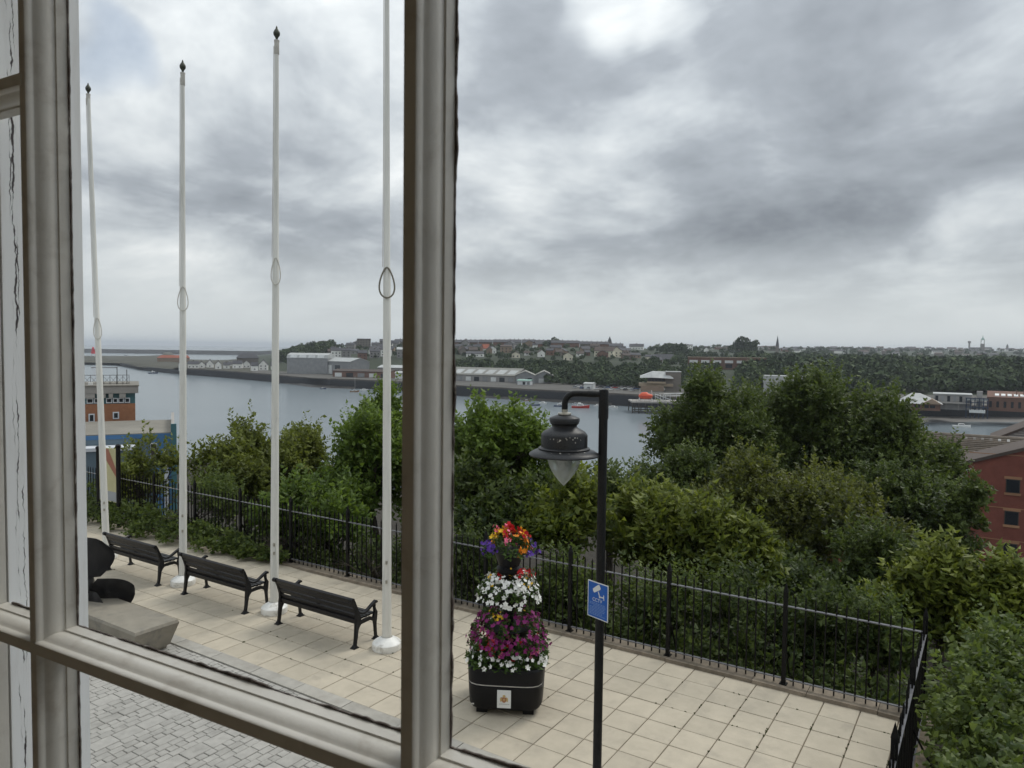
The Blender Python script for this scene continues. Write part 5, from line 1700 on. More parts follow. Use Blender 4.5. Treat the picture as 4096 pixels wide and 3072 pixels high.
def long_shed(sx0, sx1, Z0_, Z1_, sy_top, sy_eave, depth, wall, roof, label, base=None, nbays=0, name='shed', turn=0.0, panes=0):
    """long shed, ridge parallel to its front; ends at columns sx0 and sx1"""
    A = col_at(sx0, Z0_, 0); B = col_at(sx1, Z1_, 0)
    ang = math.atan2(B[1] - A[1], B[0] - A[0])
    L = float(np.hypot(*(B - A)[:2]))
    Zm = 0.5 * (Z0_ + Z1_)
    zb = base if base is not None else QZ
    H = zz(sy_eave, 0.5 * (sx0 + sx1), Zm) - zb
    T = zz(sy_top, 0.5 * (sx0 + sx1), Zm + depth / 2) - zb
    t = thing(name, label, 'shed', (A[0], A[1], zb), ang)
    MB().prism([(0, -1.5), (depth, -1.5), (depth, H), (depth / 2, T - 0.1), (0, H)], 0, L, 'x').build('wall', wall, t, False, True)
    for s in (1, -1):
        q = [(-0.5, H - 0.12), (depth / 2, T), (depth / 2, T + 0.3), (-0.5, H + 0.18)]
        if s < 0: q = [(depth - a, c) for a, c in q]
        rf = MB().prism(q, -0.4, L + 0.4, 'x').build('roof', roof, t, False, True)
        if s > 0 and panes:
            for i in range(panes):
                x0_, x1_ = L * (i + 0.15) / panes, L * (i + 0.85) / panes
                y0_, y1_ = depth * 0.06, depth * 0.34
                zf = lambda y: H + 0.24 + (T - H + 0.08) * (y + 0.5) / (depth / 2 + 0.5)
                MB().add([(x0_, y0_, zf(y0_)), (x1_, y0_, zf(y0_)), (x1_, y1_, zf(y1_)), (x0_, y1_, zf(y1_)), (x0_, y0_, zf(y0_) + .1), (x1_, y0_, zf(y0_) + .1), (x1_, y1_, zf(y1_) + .1), (x0_, y1_, zf(y1_) + .1)],
                         [(0, 3, 2, 1), (4, 5, 6, 7), (0, 1, 5, 4), (1, 2, 6, 5), (2, 3, 7, 6), (3, 0, 4, 7)]).build('rooflight', 'roof_pale', rf)
    for i in range(nbays):
        a = L * (i + 0.5) / nbays
        wd = L / nbays * 0.3
        MB().box(a - wd, a + wd, -0.12, -0.01, 0.2, H * 0.72).build('bay_door', 'far_white' if i % 3 == 0 else ('glass_dark' if i % 3 == 1 else 'shed_side'), t)
    return t

# --- lighthouse, pier and spit at the harbour mouth
p = col_at(372, 1340, -19.5)
lt = thing('lighthouse', 'small red lighthouse on legs at the end of the harbour groyne', 'lighthouse', p)
for k in range(6):
    a = k * math.pi / 3
    MB().tube([(4.2 * math.cos(a), 4.2 * math.sin(a), 0), (3.0 * math.cos(a), 3.0 * math.sin(a), 7)], 0.3, 6).build('leg', 'far_white', lt)
MB().lathe([(4.0, 6.0), (3.7, 6.3), (2.8, 12.5), (3.3, 12.8), (3.3, 13.4), (2.0, 13.6)], 8).build('tower', 'light_red', lt)
MB().lathe([(1.8, 13.6), (1.8, 16.0), (2.1, 16.2), (0.2, 18.5)], 8).build('lantern_room', 'light_red', lt)
gp_ = thing('groyne', 'low stone groyne under the red lighthouse', 'groyne', col_at(372, 1335, WATER))
q0, q1 = col_at(240, 1310, 0), col_at(520, 1300, 0)
ang_ = math.atan2(q1[1] - q0[1], q1[0] - q0[0])
gp_.rotation_euler = (0, 0, ang_)
MB().frustum(-75, 70, -7, 12, -2, -73, 68, -5, 10, 5.8).build('stone_mound', 'pier_stone', gp_)
pa, pb = col_at(-300, 2550, 0), col_at(1160, 2250, 0)
ang_ = math.atan2(pb[1] - pa[1], pb[0] - pa[0])
pier = thing('stone_pier', 'long low grey stone pier between harbour and open sea', 'pier', (pa[0], pa[1], WATER), ang_)
Lp = float(np.hypot(*(pb - pa)[:2]))
MB().frustum(0, Lp, -8, 8, -2, 0, Lp, -5, 5, 10.5).build('pier_wall', 'pier_stone', pier)
MB().box(0, Lp, 1.5, 5, 10.503, 12.5).build('parapet', 'pier_stone', pier)
# low pink-roofed building on the spit
pA, ZA = col_at(636, 1010), 1010
hb_ = thing('boathouse', 'long low building with pinkish hipped roof on the grassy spit', 'building', pA, facing(pA, 0.05))
k_ = ZA / 2960
MB().box(-2, 112 * k_, 0, 14, -3, 15 * k_).build('wall', 'wall_tan', hb_)
MB().frustum(-2.6, 112 * k_ + .6, -.6, 14.6, 15 * k_ + .003, 3, 106 * k_, 6, 9, 26 * k_).build('roof', 'roof_red', hb_)
# white houses beside the harbour
GH = 'white houses beside the harbour'
for i, (sx, sy, w_, h_, r_, g_) in enumerate([(728, 1457, 26, 20, 12, True), (772, 1455, 40, 17, 10, False), (806, 1457, 24, 14, 10, True), (838, 1455, 24, 16, 14, True), (872, 1456, 24, 17, 14, True), (906, 1458, 22, 14, 9, False),
                                              (948, 1464, 36, 18, 12, False), (985, 1466, 26, 16, 12, True), (1018, 1468, 26, 20, 14, False), (1052, 1470, 34, 22, 18, True), (1098, 1470, 30, 14, 14, False), (912, 1440, 26, 6, 9, False), (835, 1432, 30, 5, 9, False), (765, 1428, 26, 4, 8, False)]):
    house(sx, sy, w_, h_, r_, 'wall_white', 'roof_slate', 'white gabled house with dark slate roof at the harbour edge' if g_ else 'white long house with dark slate roof at the harbour edge', g_, 0.1 * (i % 3 - 1), GH, 1, Z=730 + 14 * (i % 4) - 40 * (i > 7) + (120 if i > 10 else 0))
pA = col_at(990, 870)
mo = thing('hotel', 'dark low slate-roofed hotel behind the white harbour houses', 'building', pA, facing(pA))
MB().box(-12, 12, 0, 16, -4, 8).build('wall', 'wall_stone', mo)
MB().frustum(-13, 13, -1, 17, 8.003, -8, 8, 6, 10, 14).build('roof', 'roof_slate', mo)

# --- big grey boatyard sheds
pA = col_at(1147, 632, QZ)
bs = thing('boat_shed', 'tall pale grey boat shed with curved eaves on the quay', 'shed', pA, facing(pA, -0.42))
k_ = 632 / 2960
Hs = 68 * k_
Ws, Ls = 16.0, 36.0
# gable end faces local -x side; front along +x
sec = [(0, 0), (0, Hs - 1.2), (1.2, Hs + 1.0), (Ws * 0.5, Hs + 3.2), (Ws - 1.2, Hs + 1.0), (Ws, Hs - 1.2), (Ws, 0)]
MB().prism([(0, -1), (Ws, -1), (Ws, Hs - 1.2), (0, Hs - 1.2)], 0, Ls, 'x').build('wall', 'shed_side', bs, False, True)
MB().prism([(-0.2, Hs - 1.197), (Ws + .2, Hs - 1.197), (Ws - 1.2, Hs + 1.6), (Ws * .5, Hs + 3.2), (1.2, Hs + 1.6)], -0.3, Ls + 0.3, 'x').build('roof', 'roof_pale', bs, False, True)
for i in range(4):
    x0_ = 3 + i * 8
    MB().add([(x0_, -0.1, Hs - 0.9), (x0_ + 6, -0.1, Hs - 0.9), (x0_ + 6, 1.0, Hs + 1.4), (x0_, 1.0, Hs + 1.4), (x0_, -0.2, Hs - 0.8), (x0_ + 6, -0.2, Hs - 0.8), (x0_ + 6, 0.9, Hs + 1.5), (x0_, 0.9, Hs + 1.5)],
             [(0, 3, 2, 1), (4, 5, 6, 7), (0, 1, 5, 4), (1, 2, 6, 5), (2, 3, 7, 6), (3, 0, 4, 7)]).build('rooflight', 'far_white', bs)
MB().box(-0.15, -0.01, 1.5, Ws - 1.5, 0, Hs - 2.5).build('end_door', 'shed_pale', bs)
long_shed(1300, 1400, 632, 610, 1431, 1446, 20, 'shed_side', 'roof_pale', 'lower pale-roofed shed joined to the tall boat shed', QZ, 3)
long_shed(1330, 1560, 575, 560, 1478, 1486, 14, 'wall_brick', 'roof_brown', 'long low red brick boatyard building by the quay', QZ, 5, 'boatyard_building')
long_shed(1510, 1700, 600, 585, 1462, 1472, 14, 'wall_grey', 'roof_pale', 'low grey shed with pale roof behind the brick boatyard', QZ, 4)
long_shed(1580, 1626, 548, 546, 1486, 1492, 7, 'far_white', 'roof_pale', 'small white cabin on the quay edge', QZ, 1, 'cabin')
# --- long warehouse with sawtooth ends
long_shed(1760, 2060, 540, 512, 1471, 1500, 26, 'wall_grey', 'roof_sheet', 'long grey warehouse with shallow sheet roof on the far quay', QZ, 9, 'warehouse', panes=7)
for j, (a, c, Z_) in enumerate(((2062, 2140, 500), (2140, 2212, 508))):
    k_ = Z_ / 2960
    pA = col_at(0.5 * (a + c), Z_, QZ)
    t = thing('gabled_shed', ('first' if j == 0 else 'second') + ' of two grey gabled sheds at the end of the long warehouse', 'shed', pA, facing(pA))
    w_ = (c - a) * k_
    h_ = zz(1502, a, Z_) - QZ
    r_ = zz(1486, a, Z_) - QZ
    MB().prism([(-w_ / 2, -1), (w_ / 2, -1), (w_ / 2, h_), (0, r_), (-w_ / 2, h_)], 0, 30).build('wall', 'shed_side', t, False, True)
    for s in (1, -1):
        q = [(-w_ / 2 - .3, h_ - .1), (0, r_ + .05), (0, r_ + .4), (-w_ / 2 - .3, h_ + .25)]
        if s < 0: q = [(-x_, z_) for x_, z_ in q]
        MB().prism(q, -.5, 30.4).build('roof', 'roof_sheet', t, False, True)
    MB().box(-w_ * .3, -w_ * .02, -.1, -.01, 0, h_ * .6).build('door', 'far_white', t)
    MB().box(w_ * .12, w_ * .34, -.1, -.01, h_ * .2, h_ * .7).build('window', 'glass_dark', t)
long_shed(2070, 2122, 482, 480, 1519, 1523, 6, 'trim_white', 'copper_green', 'small green-roofed cafe in front of the gabled sheds', QZ, 3, 'cafe')
long_shed(2336, 2372, 440, 438, 1531, 1535, 6, 'far_white', 'roof_pale', 'small white gatehouse beside the parked cars', QZ, 1, 'gatehouse')

# --- hillside houses placed one by one
HS = 'houses on the hill across the river'
L_ = [(1455, 1392, 54, 36, 0.5, 'wall_stone', 'roof_slate', 'square dark block of flats on top of the hill', False),
      (1345, 1440, 40, 38, 10, 'wall_white', 'roof_slate', 'white-fronted tall house below the dark block of flats', False),
      (1385, 1438, 34, 36, 8, 'wall_grey', 'roof_slate', 'grey tall house below the dark block of flats', False),
      (1300, 1398, 26, 14, 9, 'wall_white', 'roof_slate', 'white house at the wooded end of the hill', True),
      (1450, 1440, 36, 28, 10, 'wall_brick', 'roof_slate', 'red brick terrace halfway up the hill', False),
      (1500, 1432, 40, 26, 9, 'wall_grey', 'roof_slate', 'grey terrace halfway up the hill', False),
      (1545, 1425, 44, 26, 9, 'wall_white', 'roof_slate', 'white terrace beside the grey hill terrace', False),
      (1610, 1430, 44, 32, 8, 'wall_grey', 'roof_pale', 'pale-roofed terrace above the boatyard', False),
      (1540, 1385, 40, 20, 9, 'wall_stone', 'roof_slate', 'stone villa on the skyline next to the block of flats', False),
      (1605, 1385, 44, 18, 10, 'wall_stone', 'roof_slate', 'stone terrace with tall chimneys on the skyline', False),
      (1930, 1402, 58, 8, 16, 'wall_white', 'roof_red', 'orange-red roofed white hall on the hill', False),
      (2025, 1412, 46, 26, 5, 'wall_tan', 'roof_brown', 'tan brick church hall on the hill', False),
      (1900, 1428, 70, 14, 7, 'wall_white', 'roof_slate', 'low white terrace below the red-roofed hall', False),
      (2062, 1432, 32, 16, 8, 'wall_cream', 'roof_brown', 'cream house with steep brown roof above the trees', True),
      (2108, 1422, 24, 10, 7, 'wall_white', 'roof_brown', 'small white bungalow between cream houses', False),
      (2166, 1428, 26, 18, 10, 'wall_white', 'roof_brown', 'white gabled house with one round window above the woods', True),
      (2140, 1394, 20, 14, 6, 'wall_white', 'roof_slate', 'little white house under the skyline terrace', False),
      (2272, 1442, 38, 20, 12, 'wall_cream', 'roof_brown', 'cream house with long sloping gable', True),
      (2320, 1426, 30, 12, 7, 'wall_white', 'roof_brown', 'white house with two bays above the woods', False),
      (2415, 1428, 76, 24, 16, 'wall_cream', 'roof_brown', 'big cream house with brown roof', False),
      (2466, 1429, 44, 26, 14, 'wall_cream', 'roof_brown', 'cream gabled wing of the big brown-roofed house', True),
      (2598, 1448, 36, 22, 6, 'wall_cream', 'roof_slate', 'cream cottage beside the dark-roofed cottage', False),
      (2655, 1452, 74, 14, 20, 'wall_white', 'roof_slate', 'white cottage with big dark slate roof', False),
      (2728, 1404, 84, 24, 2, 'wall_white', 'roof_slate', 'white flat-roofed block on the ridge', False),
      (2545, 1398, 56, 12, 10, 'wall_white', 'roof_slate', 'white villa on the skyline', False),
      (2825, 1410, 18, 12, 8, 'wall_white', 'roof_slate', 'lone small white gable on the ridge', True),
      (2905, 1402, 44, 8, 6, 'wall_grey', 'roof_brown', 'low grey house near the skyline trees', False)]
for sx, sy, w_, h_, r_, wl_, rf_, lab, g_ in L_:
    house(sx, sy, w_, h_, r_, wl_, rf_, lab, g_, random.uniform(-0.15, 0.15), HS, 0 if r_ < 6 else 1)
# long flat brick flats
pA, Z_ = on_far(2915, 1478)
k_ = Z_ / 2960
fl = thing('brick_flats', 'long low brick flats with white balcony bands', 'building', pA, facing(pA))
w_ = 320 * k_
h_ = 46 * k_
MB().box(-w_ / 2, w_ / 2, 0, 10, -3, h_).build('wall', 'wall_brick', fl)
MB().box(-w_ / 2 - .4, w_ / 2 + .4, -.5, 10.5, h_ + .003, h_ + .5).build('roof', 'wall_tan', fl)
for i in range(7):
    a = -w_ / 2 + w_ * (i + 0.5) / 7
    MB().box(a - w_ * .05, a + w_ * .05, -.9, -.01, h_ * .55, h_ * .78).build('balcony', 'far_white', fl)
    MB().box(a - w_ * .04, a + w_ * .04, -.08, -.01, h_ * .12, h_ * .45).build('window', 'glass_dark', fl)
# skyline terraces with rows of chimneys
GT = 'terraces along the skyline'
for i in range(15):
    sx = 1650 + 58 * i
    Z_ = 905 - 2 * (i % 3) * 8
    house(sx, 0, 56, 15 + (i % 3), 9, random.choice(('wall_stone', 'wall_grey', 'wall_brick')), 'roof_slate', 'slate-roofed terrace with chimneys on the skyline across the river', False, random.uniform(-.04, .04), GT, 3, Z=Z_, name='terrace', wins=False)
# more houses scattered over the hill
GM = 'small houses among the hillside trees'
r7 = random.Random(9)
for i in range(66):
    sx = r7.uniform(1260, 2660)
    Z_ = np.interp(sx, SHX, SHZ) + r7.uniform(250, 430)
    wl_, rf_ = r7.choice((('wall_grey', 'roof_slate'), ('wall_brick', 'roof_slate'), ('wall_white', 'roof_slate'), ('wall_stone', 'roof_brown'), ('wall_tan', 'roof_slate')))
    lab = {'wall_grey': 'grey house', 'wall_brick': 'brick house', 'wall_white': 'white-walled house', 'wall_stone': 'dark stone house', 'wall_tan': 'tan house'}[wl_] + ' with ' + ('slate' if rf_ == 'roof_slate' else 'brown') + ' roof among the hillside trees'
    wd_, gf_, nc_ = r7.uniform(22, 46), r7.random() < 0.3, r7.choice((1, 1, 2))
    lab = ('narrow ' if wd_ < 29 else ('long ' if wd_ > 38 else '')) + lab.replace(' with ', ' with gable front and ' if gf_ else (' with paired chimneys and ' if nc_ == 2 else ' with '))
    house(sx, 0, wd_, r7.uniform(12, 20), r7.uniform(7, 11), wl_, rf_, lab, gf_, r7.uniform(-.5, .5), GM, nc_, Z=Z_)
# distant town on the right
GD = 'distant houses of the town on the ridge'
for i in range(120):
    sx = r7.uniform(2650, 4400)
    Z_ = r7.uniform(1300, 2700)
    wl_ = r7.choice(('wall_grey', 'wall_brick', 'wall_white', 'wall_white', 'wall_stone'))
    lab = {'wall_grey': 'grey', 'wall_brick': 'brick', 'wall_white': 'white', 'wall_stone': 'dark stone'}[wl_] + ' house in the distant town on the ridge'
    wd_, rf_ = r7.uniform(14, 40), r7.choice(('roof_slate', 'roof_brown'))
    lab = ('small ' if wd_ < 22 else ('long ' if wd_ > 32 else '')) + ('brown-roofed ' if rf_ == 'roof_brown' else 'slate-roofed ') + lab
    house(sx, 0, wd_, r7.uniform(7, 10), r7.uniform(3, 6), wl_, rf_, lab, False, r7.uniform(-.4, .4), GD, 0, Z=Z_, wins=False, dep=9)
# towers and spires
def spire(sx, Z, sy_base, sy_sh, sy_top, wpx, label, wall='wall_stone', roof='roof_slate'):
    p = col_at(sx, Z)
    k = Z / 2960
    t = thing('church_spire', label, 'spire', p, facing(p))
    w = wpx * k / 2
    h1, h2 = zz(sy_sh, sx, Z) - p[2], zz(sy_top, sx, Z) - p[2]
    MB().box(-w, w, 0, 2 * w, -2, h1).build('tower', wall, t)
    MB().frustum(-w * 1.05, w * 1.05, -.05 * w, 2.05 * w, h1 + .003, -.05, .05, w - .05, w + .05, h2).build('spire', roof, t)
    return t
spire(2436, 905, 1375, 1366, 1345, 16, 'small pointed turret rising from the skyline terrace')
spire(3106, 1250, 1400, 1385, 1341, 13, 'thin dark church spire beside the skyline trees')
spire(4024, 2600, 1396, 1386, 1374, 8, 'tiny distant spire right of the clock tower')
Z_ = 2300
p = col_at(3925, Z_)
k_ = Z_ / 2960
ct = thing('town_hall_tower', 'distant stone clock tower with domed cap above the town', 'tower', p, facing(p))
zt_ = lambda sy: zz(sy, 3925, Z_) - p[2]
w_ = 7.5 * k_
MB().box(-w_, w_, 0, 2 * w_, -5, zt_(1375)).build('tower', 'wall_stone', ct)
for a in (-1, 1):
    for c in (0, 1):
        MB().box(a * w_ * .72 - .9, a * w_ * .72 + .9, w_ * (0.28 + 1.44 * c) - .9, w_ * (0.28 + 1.44 * c) + .9, zt_(1375) + .003, zt_(1360)).build('belfry_column', 'wall_stone', ct)
MB().lathe([(w_ * .95, zt_(1360) + .003), (w_ * .95, zt_(1358)), (w_ * .6, zt_(1354)), (w_ * .2, zt_(1350)), (.3, zt_(1341))], 12, (0, w_, 0)).build('dome', 'copper_green', ct, True)
MB().box(-w_ * 5, w_ * 5, w_, w_ * 5, -6, zt_(1398)).build('hall', 'wall_stone', ct)
p = col_at(3872, 2900)
wtw = thing('water_tower', 'tiny distant water tower left of the clock tower', 'tower', p)
MB().lathe([(3, -5), (3, zz(1374, 3872, 2900) - p[2]), (5.5, zz(1372, 3872, 2900) - p[2] + 1), (5.5, zz(1365, 3872, 2900) - p[2]), (1, zz(1364, 3872, 2900) - p[2] + .5)], 12).build('tower', 'wall_stone', wtw)

# --- training centre, jetty and lifeboat
pA = col_at(2600, 425, QZ)
tcx = thing('training_centre', 'two-storey brown and cream building with pale sloping roof behind the jetty', 'building', pA, facing(pA))
k_ = 425 / 2960
zq = lambda sy: zz(sy, 2600, 425) - QZ
MB().box(-36 * k_, 55 * k_, 0, 12, 0, zq(1545)).build('lower_wall', 'wall_tan', tcx)
MB().box(-44 * k_, 92 * k_, .6, 12, zq(1545) + .003, zq(1534)).build('deck', 'timber_pale', tcx)
MB().box(-10 * k_, 60 * k_, .8, 12, zq(1534) + .003, zq(1512)).build('upper_wall', 'timber_dark', tcx)
MB().box(-12 * k_, 62 * k_, -.6, .7, zq(1534) + .1, zq(1526)).build('balcony', 'timber_pale', tcx)
b = MB()
b.add([(-40 * k_, 0, zq(1512)), (8 * k_, -1, zq(1510)), (92 * k_, -1, zq(1513)), (92 * k_, 12, zq(1500)), (-40 * k_, 12, zq(1505)), (10 * k_, 12, zq(1486)), (60 * k_, 6, zq(1486)), (8 * k_, 4, zq(1487))],
      [(0, 1, 7), (1, 2, 6, 7), (2, 3, 6), (3, 5, 6), (5, 7, 6), (4, 0, 7, 5), (0, 4, 3, 2, 1), (3, 4, 5)])
b.build('roof', 'roof_pale', tcx, False, True)
for i in range(5):
    MB().box((-6 + 13 * i) * k_, (4 + 13 * i) * k_, .72, .79, zq(1530), zq(1515)).build('window', 'glass_dark', tcx)
MB().box(62 * k_, 122 * k_, 2, 12, 0, zq(1488)).build('rear_wing', 'wall_stone', tcx)
MB().box(61 * k_, 123 * k_, 1.8, 12.2, zq(1488) + .003, zq(1485)).build('rear_roof', 'roof_pale', tcx)
JZ = 350
pA = col_at(2530, JZ, WATER)
jt = thing('jetty', 'dark timber piled jetty in front of the training centre', 'jetty', pA, facing(pA, 0.12))
k_ = JZ / 2960
zj = lambda sy: zz(sy, 2530, JZ) - WATER
Lj, dk = 44, zj(1606)
MB().box(0, Lj, 0, 16, dk - .7, dk).build('deck', 'concrete', jt)
for i in range(15):
    for c in (0.25, 15.6):
        MB().box(Lj * i / 14.5, Lj * i / 14.5 + .5, c - .2, c + .2, -2, dk - .703).build('pile', 'timber_dark', jt)
for z_ in (0.5, 1.6, 2.7):
    MB().box(0, Lj, -.02, .04, z_, z_ + .45).build('wale', 'timber_dark', jt)
b = MB()
for i in range(23):
    b.box(2 * i, 2 * i + .08, .1, .18, dk, dk + 1.1)
b.box(0, Lj, .1, .18, dk + 1.0, dk + 1.08).box(0, Lj, .1, .18, dk + .5, dk + .56)
b.build('handrail', 'timber_dark', jt)
lbp = col_at(2584, JZ + 4, WATER + dk + 0.9)
lb = thing('lifeboat', 'orange enclosed lifeboat hanging in white davits on the jetty', 'lifeboat', lbp, facing(lbp))
Lb = 55 * k_
vs, fs = [], []
NS, NK = 11, 12
for i in range(NS):
    f = i / (NS - 1)
    x = (f - .5) * Lb
    s = math.sin(math.pi * (0.10 + 0.80 * f)) ** 0.45 * (0.55 if i in (0, NS - 1) else 1)
    topz = 2.2 + (1.15 if f < 0.68 and f > 0.12 else 0.5)
    for j in range(NK):
        a = 2 * math.pi * j / NK
        zc2 = math.sin(a)
        vs.append((x, 1.4 * s * math.cos(a), (1.55 + zc2 * (topz - 1.5) * s) if zc2 > 0 else 1.55 + zc2 * 1.55 * s))
for i in range(NS - 1):
    for j in range(NK):
        fs.append((i * NK + j, i * NK + (j + 1) % NK, (i + 1) * NK + (j + 1) % NK, (i + 1) * NK + j))
fs += [tuple(range(NK)), tuple((NS - 1) * NK + j for j in range(NK))]
MB().add(vs, fs).build('hull', 'lifeboat_orange', lb, True, True)
MB().box(-Lb * .42, Lb * .42, -1.47, 1.47, 1.35, 1.5).build('rubbing_strake', 'light_red', lb)
dv = thing('davit', 'white davit frame holding the orange lifeboat', 'davit', (lbp[0], lbp[1], WATER + dk), facing(lbp))
for s in (-1, 1):
    MB().tube([(s * Lb * .46, 2.2, 0), (s * Lb * .46, 1.8, 3.4), (s * Lb * .44, .6, 4.9), (s * Lb * .40, -.1, 5.0)], .18, 6).build('arm', 'far_white', dv, True)
    MB().box(s * Lb * .46 - .3, s * Lb * .46 + .3, -1.2, 2.4, 0, .9).build('cradle', 'far_white', dv)
    MB().tube([(s * Lb * .40, -.05, 5.0), (s * Lb * .40, -.05, 3.3)], .05, 4).build('fall', 'mast', dv)
# white gangways and stairs beside it
gw_p = col_at(2622, JZ + 2, WATER + dk)
gwy = thing('gangway', 'white trussed gangway and stairs on the jetty', 'gangway', gw_p, facing(gw_p))
for i in range(5):
    MB().box(1.2 * i, 1.2 * i + .18, 0, .2, 0, 3.6 - .1 * i).build('upright', 'far_white', gwy)
for a in ((0, 3.5, 9, .4), (0, 2.4, 5, .2), (4, 3.6, 22, 4.8), (4, 2.6, 20, 3.6)):
    MB().tube([(a[0], .1, a[1]), (a[2], .1, a[3])], .14, 5).build('rail', 'far_white', gwy)
MB().box(2, 24, 1.0, 4.0, 3.5, 3.8).build('platform', 'concrete', gwy)
for i in range(7):
    MB().box(4 + 3 * i, 4.2 + 3 * i, 2.5, 2.7, 0, 3.497).build('leg', 'far_white', gwy)
for i, (sx, sy) in enumerate(((2775, 1590), (2820, 1600))):
    q = col_at(sx, JZ + 9, WATER + dk)
    t = thing('life_raft', 'small pink-orange raft canister on the jetty', 'raft', q, 0.3 * i, 'raft canisters on the jetty')
    MB().tube([(-1.6, 0, 1.1), (-1.3, 0, 1.1), (1.3, 0, 1.1), (1.6, 0, 1.1)], [.6, .85, .85, .6], 10).build('canister', 'lifeboat_orange', t, True)
    MB().box(-1.2, 1.2, -.5, .5, 0, .32).build('cradle', 'far_white', t)

# --- right-hand quay buildings
RZ = 316
pA = col_at(3605, RZ, QZ)
k_ = RZ / 2960
zq2 = lambda sy: zz(sy, 3650, RZ) - QZ
rs = thing('quay_pavilion', 'brick pavilion with pale hipped roof on the quay beyond the big trees', 'building', pA, facing(pA))
MB().box(-6 * k_, 140 * k_, 0, 14, -.5, zq2(1612)).build('wall', 'wall_brick', rs)
MB().frustum(-14 * k_, 148 * k_, -1.5, 15.5, zq2(1612) + .003, 40 * k_, 70 * k_, 6, 8, zq2(1574)).build('roof', 'roof_pale', rs)
MB().prism([(72 * k_, zq2(1612)), (146 * k_, zq2(1612)), (110 * k_, zq2(1592))], -1.8, 8).build('porch_gable', 'wall_tan', rs, False, True)
for a, c in ((85, 100), (104, 122), (20, 40), (50, 70)):
    MB().box(a * k_, c * k_, -.1, -.01, .6, zq2(1617)).build('window', 'glass_dark', rs)
pA = col_at(3738, RZ + 4, QZ)
cb = thing('concrete_building', 'flat grey concrete building with upper walkway beside the pavilion', 'building', pA, facing(pA))
MB().box(0, 132 * k_, 2, 14, -.5, zq2(1578)).build('wall', 'wall_grey', cb)
MB().box(-2 * k_, 134 * k_, -.3, 2.5, zq2(1613), zq2(1609)).build('walkway', 'concrete', cb)
MB().box(-3 * k_, 135 * k_, 1.6, 14.4, zq2(1578) + .003, zq2(1575)).build('roof', 'roof_pale', cb)
for i in range(6):
    MB().box((6 + 21 * i) * k_, (16 + 21 * i) * k_, 1.9, 1.99, zq2(1606), zq2(1584)).build('window', 'shed_side' if i % 2 else 'glass_dark', cb)
for i in range(4):
    MB().box((2 + 42 * i) * k_, (4 + 42 * i) * k_, -.2, .1, -.5, zq2(1613) - .003).build('post', 'concrete', cb)
pA = col_at(3868, RZ - 3, QZ)
sf = thing('steel_pontoon_frame', 'dark blue open steel landing frame on the quay', 'landing stage', pA, facing(pA))
for i in range(6):
    for y in (0, 4):
        MB().box((14.5 * i) * k_, (14.5 * i + 3) * k_, y, y + .35, -3.5, zq2(1587)).build('upright', 'steel_blue', sf)
for sy in (1590, 1606, 1625):
    MB().box(-.2, 78 * k_, -.1, .1, zq2(sy), zq2(sy) + .35).build('beam', 'steel_blue', sf)
MB().box(0, 76 * k_, .5, 4, zq2(1597), zq2(1589)).build('roof', 'roof_pale', sf)
MB().box(12 * k_, 66 * k_, -.6, 3, zq2(1645), zq2(1634)).build('landing', 'far_white', sf)
MB().box(36 * k_, 56 * k_, 5, 9, -.5, zq2(1562)).build('winch_house', 'wall_grey', sf)
pA = col_at(3952, RZ, QZ)
rb = thing('brick_warehouse', 'red brick quay warehouse with row of bright rooflights', 'building', pA, facing(pA))
MB().box(0, 60, 0, 16, -.5, zq2(1584)).build('wall', 'wall_brick', rb)
MB().prism([(-.4, zq2(1584) + .003), (8, zq2(1562)), (16.4, zq2(1584) + .003)], 0, 60, 'x').build('roof', 'wall_brick', rb, False, True)
for i in range(6):
    yy0, yy1 = 1.2, 3.6
    zf = lambda y: zq2(1584) + (zq2(1562) - zq2(1584)) * (y + .4) / 8.4
    x0_ = (26 + 21 * i) * k_
    MB().add([(x0_, yy0, zf(yy0)), (x0_ + 1.5, yy0, zf(yy0)), (x0_ + 1.5, yy1, zf(yy1)), (x0_, yy1, zf(yy1)), (x0_, yy0, zf(yy0) + .3), (x0_ + 1.5, yy0, zf(yy0) + .3), (x0_ + 1.5, yy1, zf(yy1) + .3), (x0_, yy1, zf(yy1) + .3)],
             [(0, 3, 2, 1), (4, 5, 6, 7), (0, 1, 5, 4), (1, 2, 6, 5), (2, 3, 7, 6), (3, 0, 4, 7)]).build('rooflight', 'far_white', rb)
    MB().box((8 + 24 * i) * k_, (17 + 24 * i) * k_, -.1, -.01, 1.0, 3.6).build('window', 'glass_dark', rb)
for i in range(2):
    MB().box((96 + 24 * i) * k_, (100 + 24 * i) * k_, 3, 4.2, zq2(1584), zq2(1556)).build('chimney', 'wall_brick', rb)
pA = col_at(3055, 420, QZ)
gsd = thing('grey_shed', 'pale grey shed glimpsed between the two big trees', 'shed', pA, facing(pA))
MB().box(0, 22, 0, 12, -1, zz(1530, 3055, 420) - QZ).build('wall', 'shed_pale', gsd)
MB().box(-.3, 22.3, -.3, 12.3, zz(1530, 3055, 420) - QZ + .003, zz(1502, 3055, 420) - QZ).build('roof', 'roof_pale', gsd)
MB().box(6, 10, -.08, -.01, 0, 3.5).build('door', 'glass_dark', gsd)

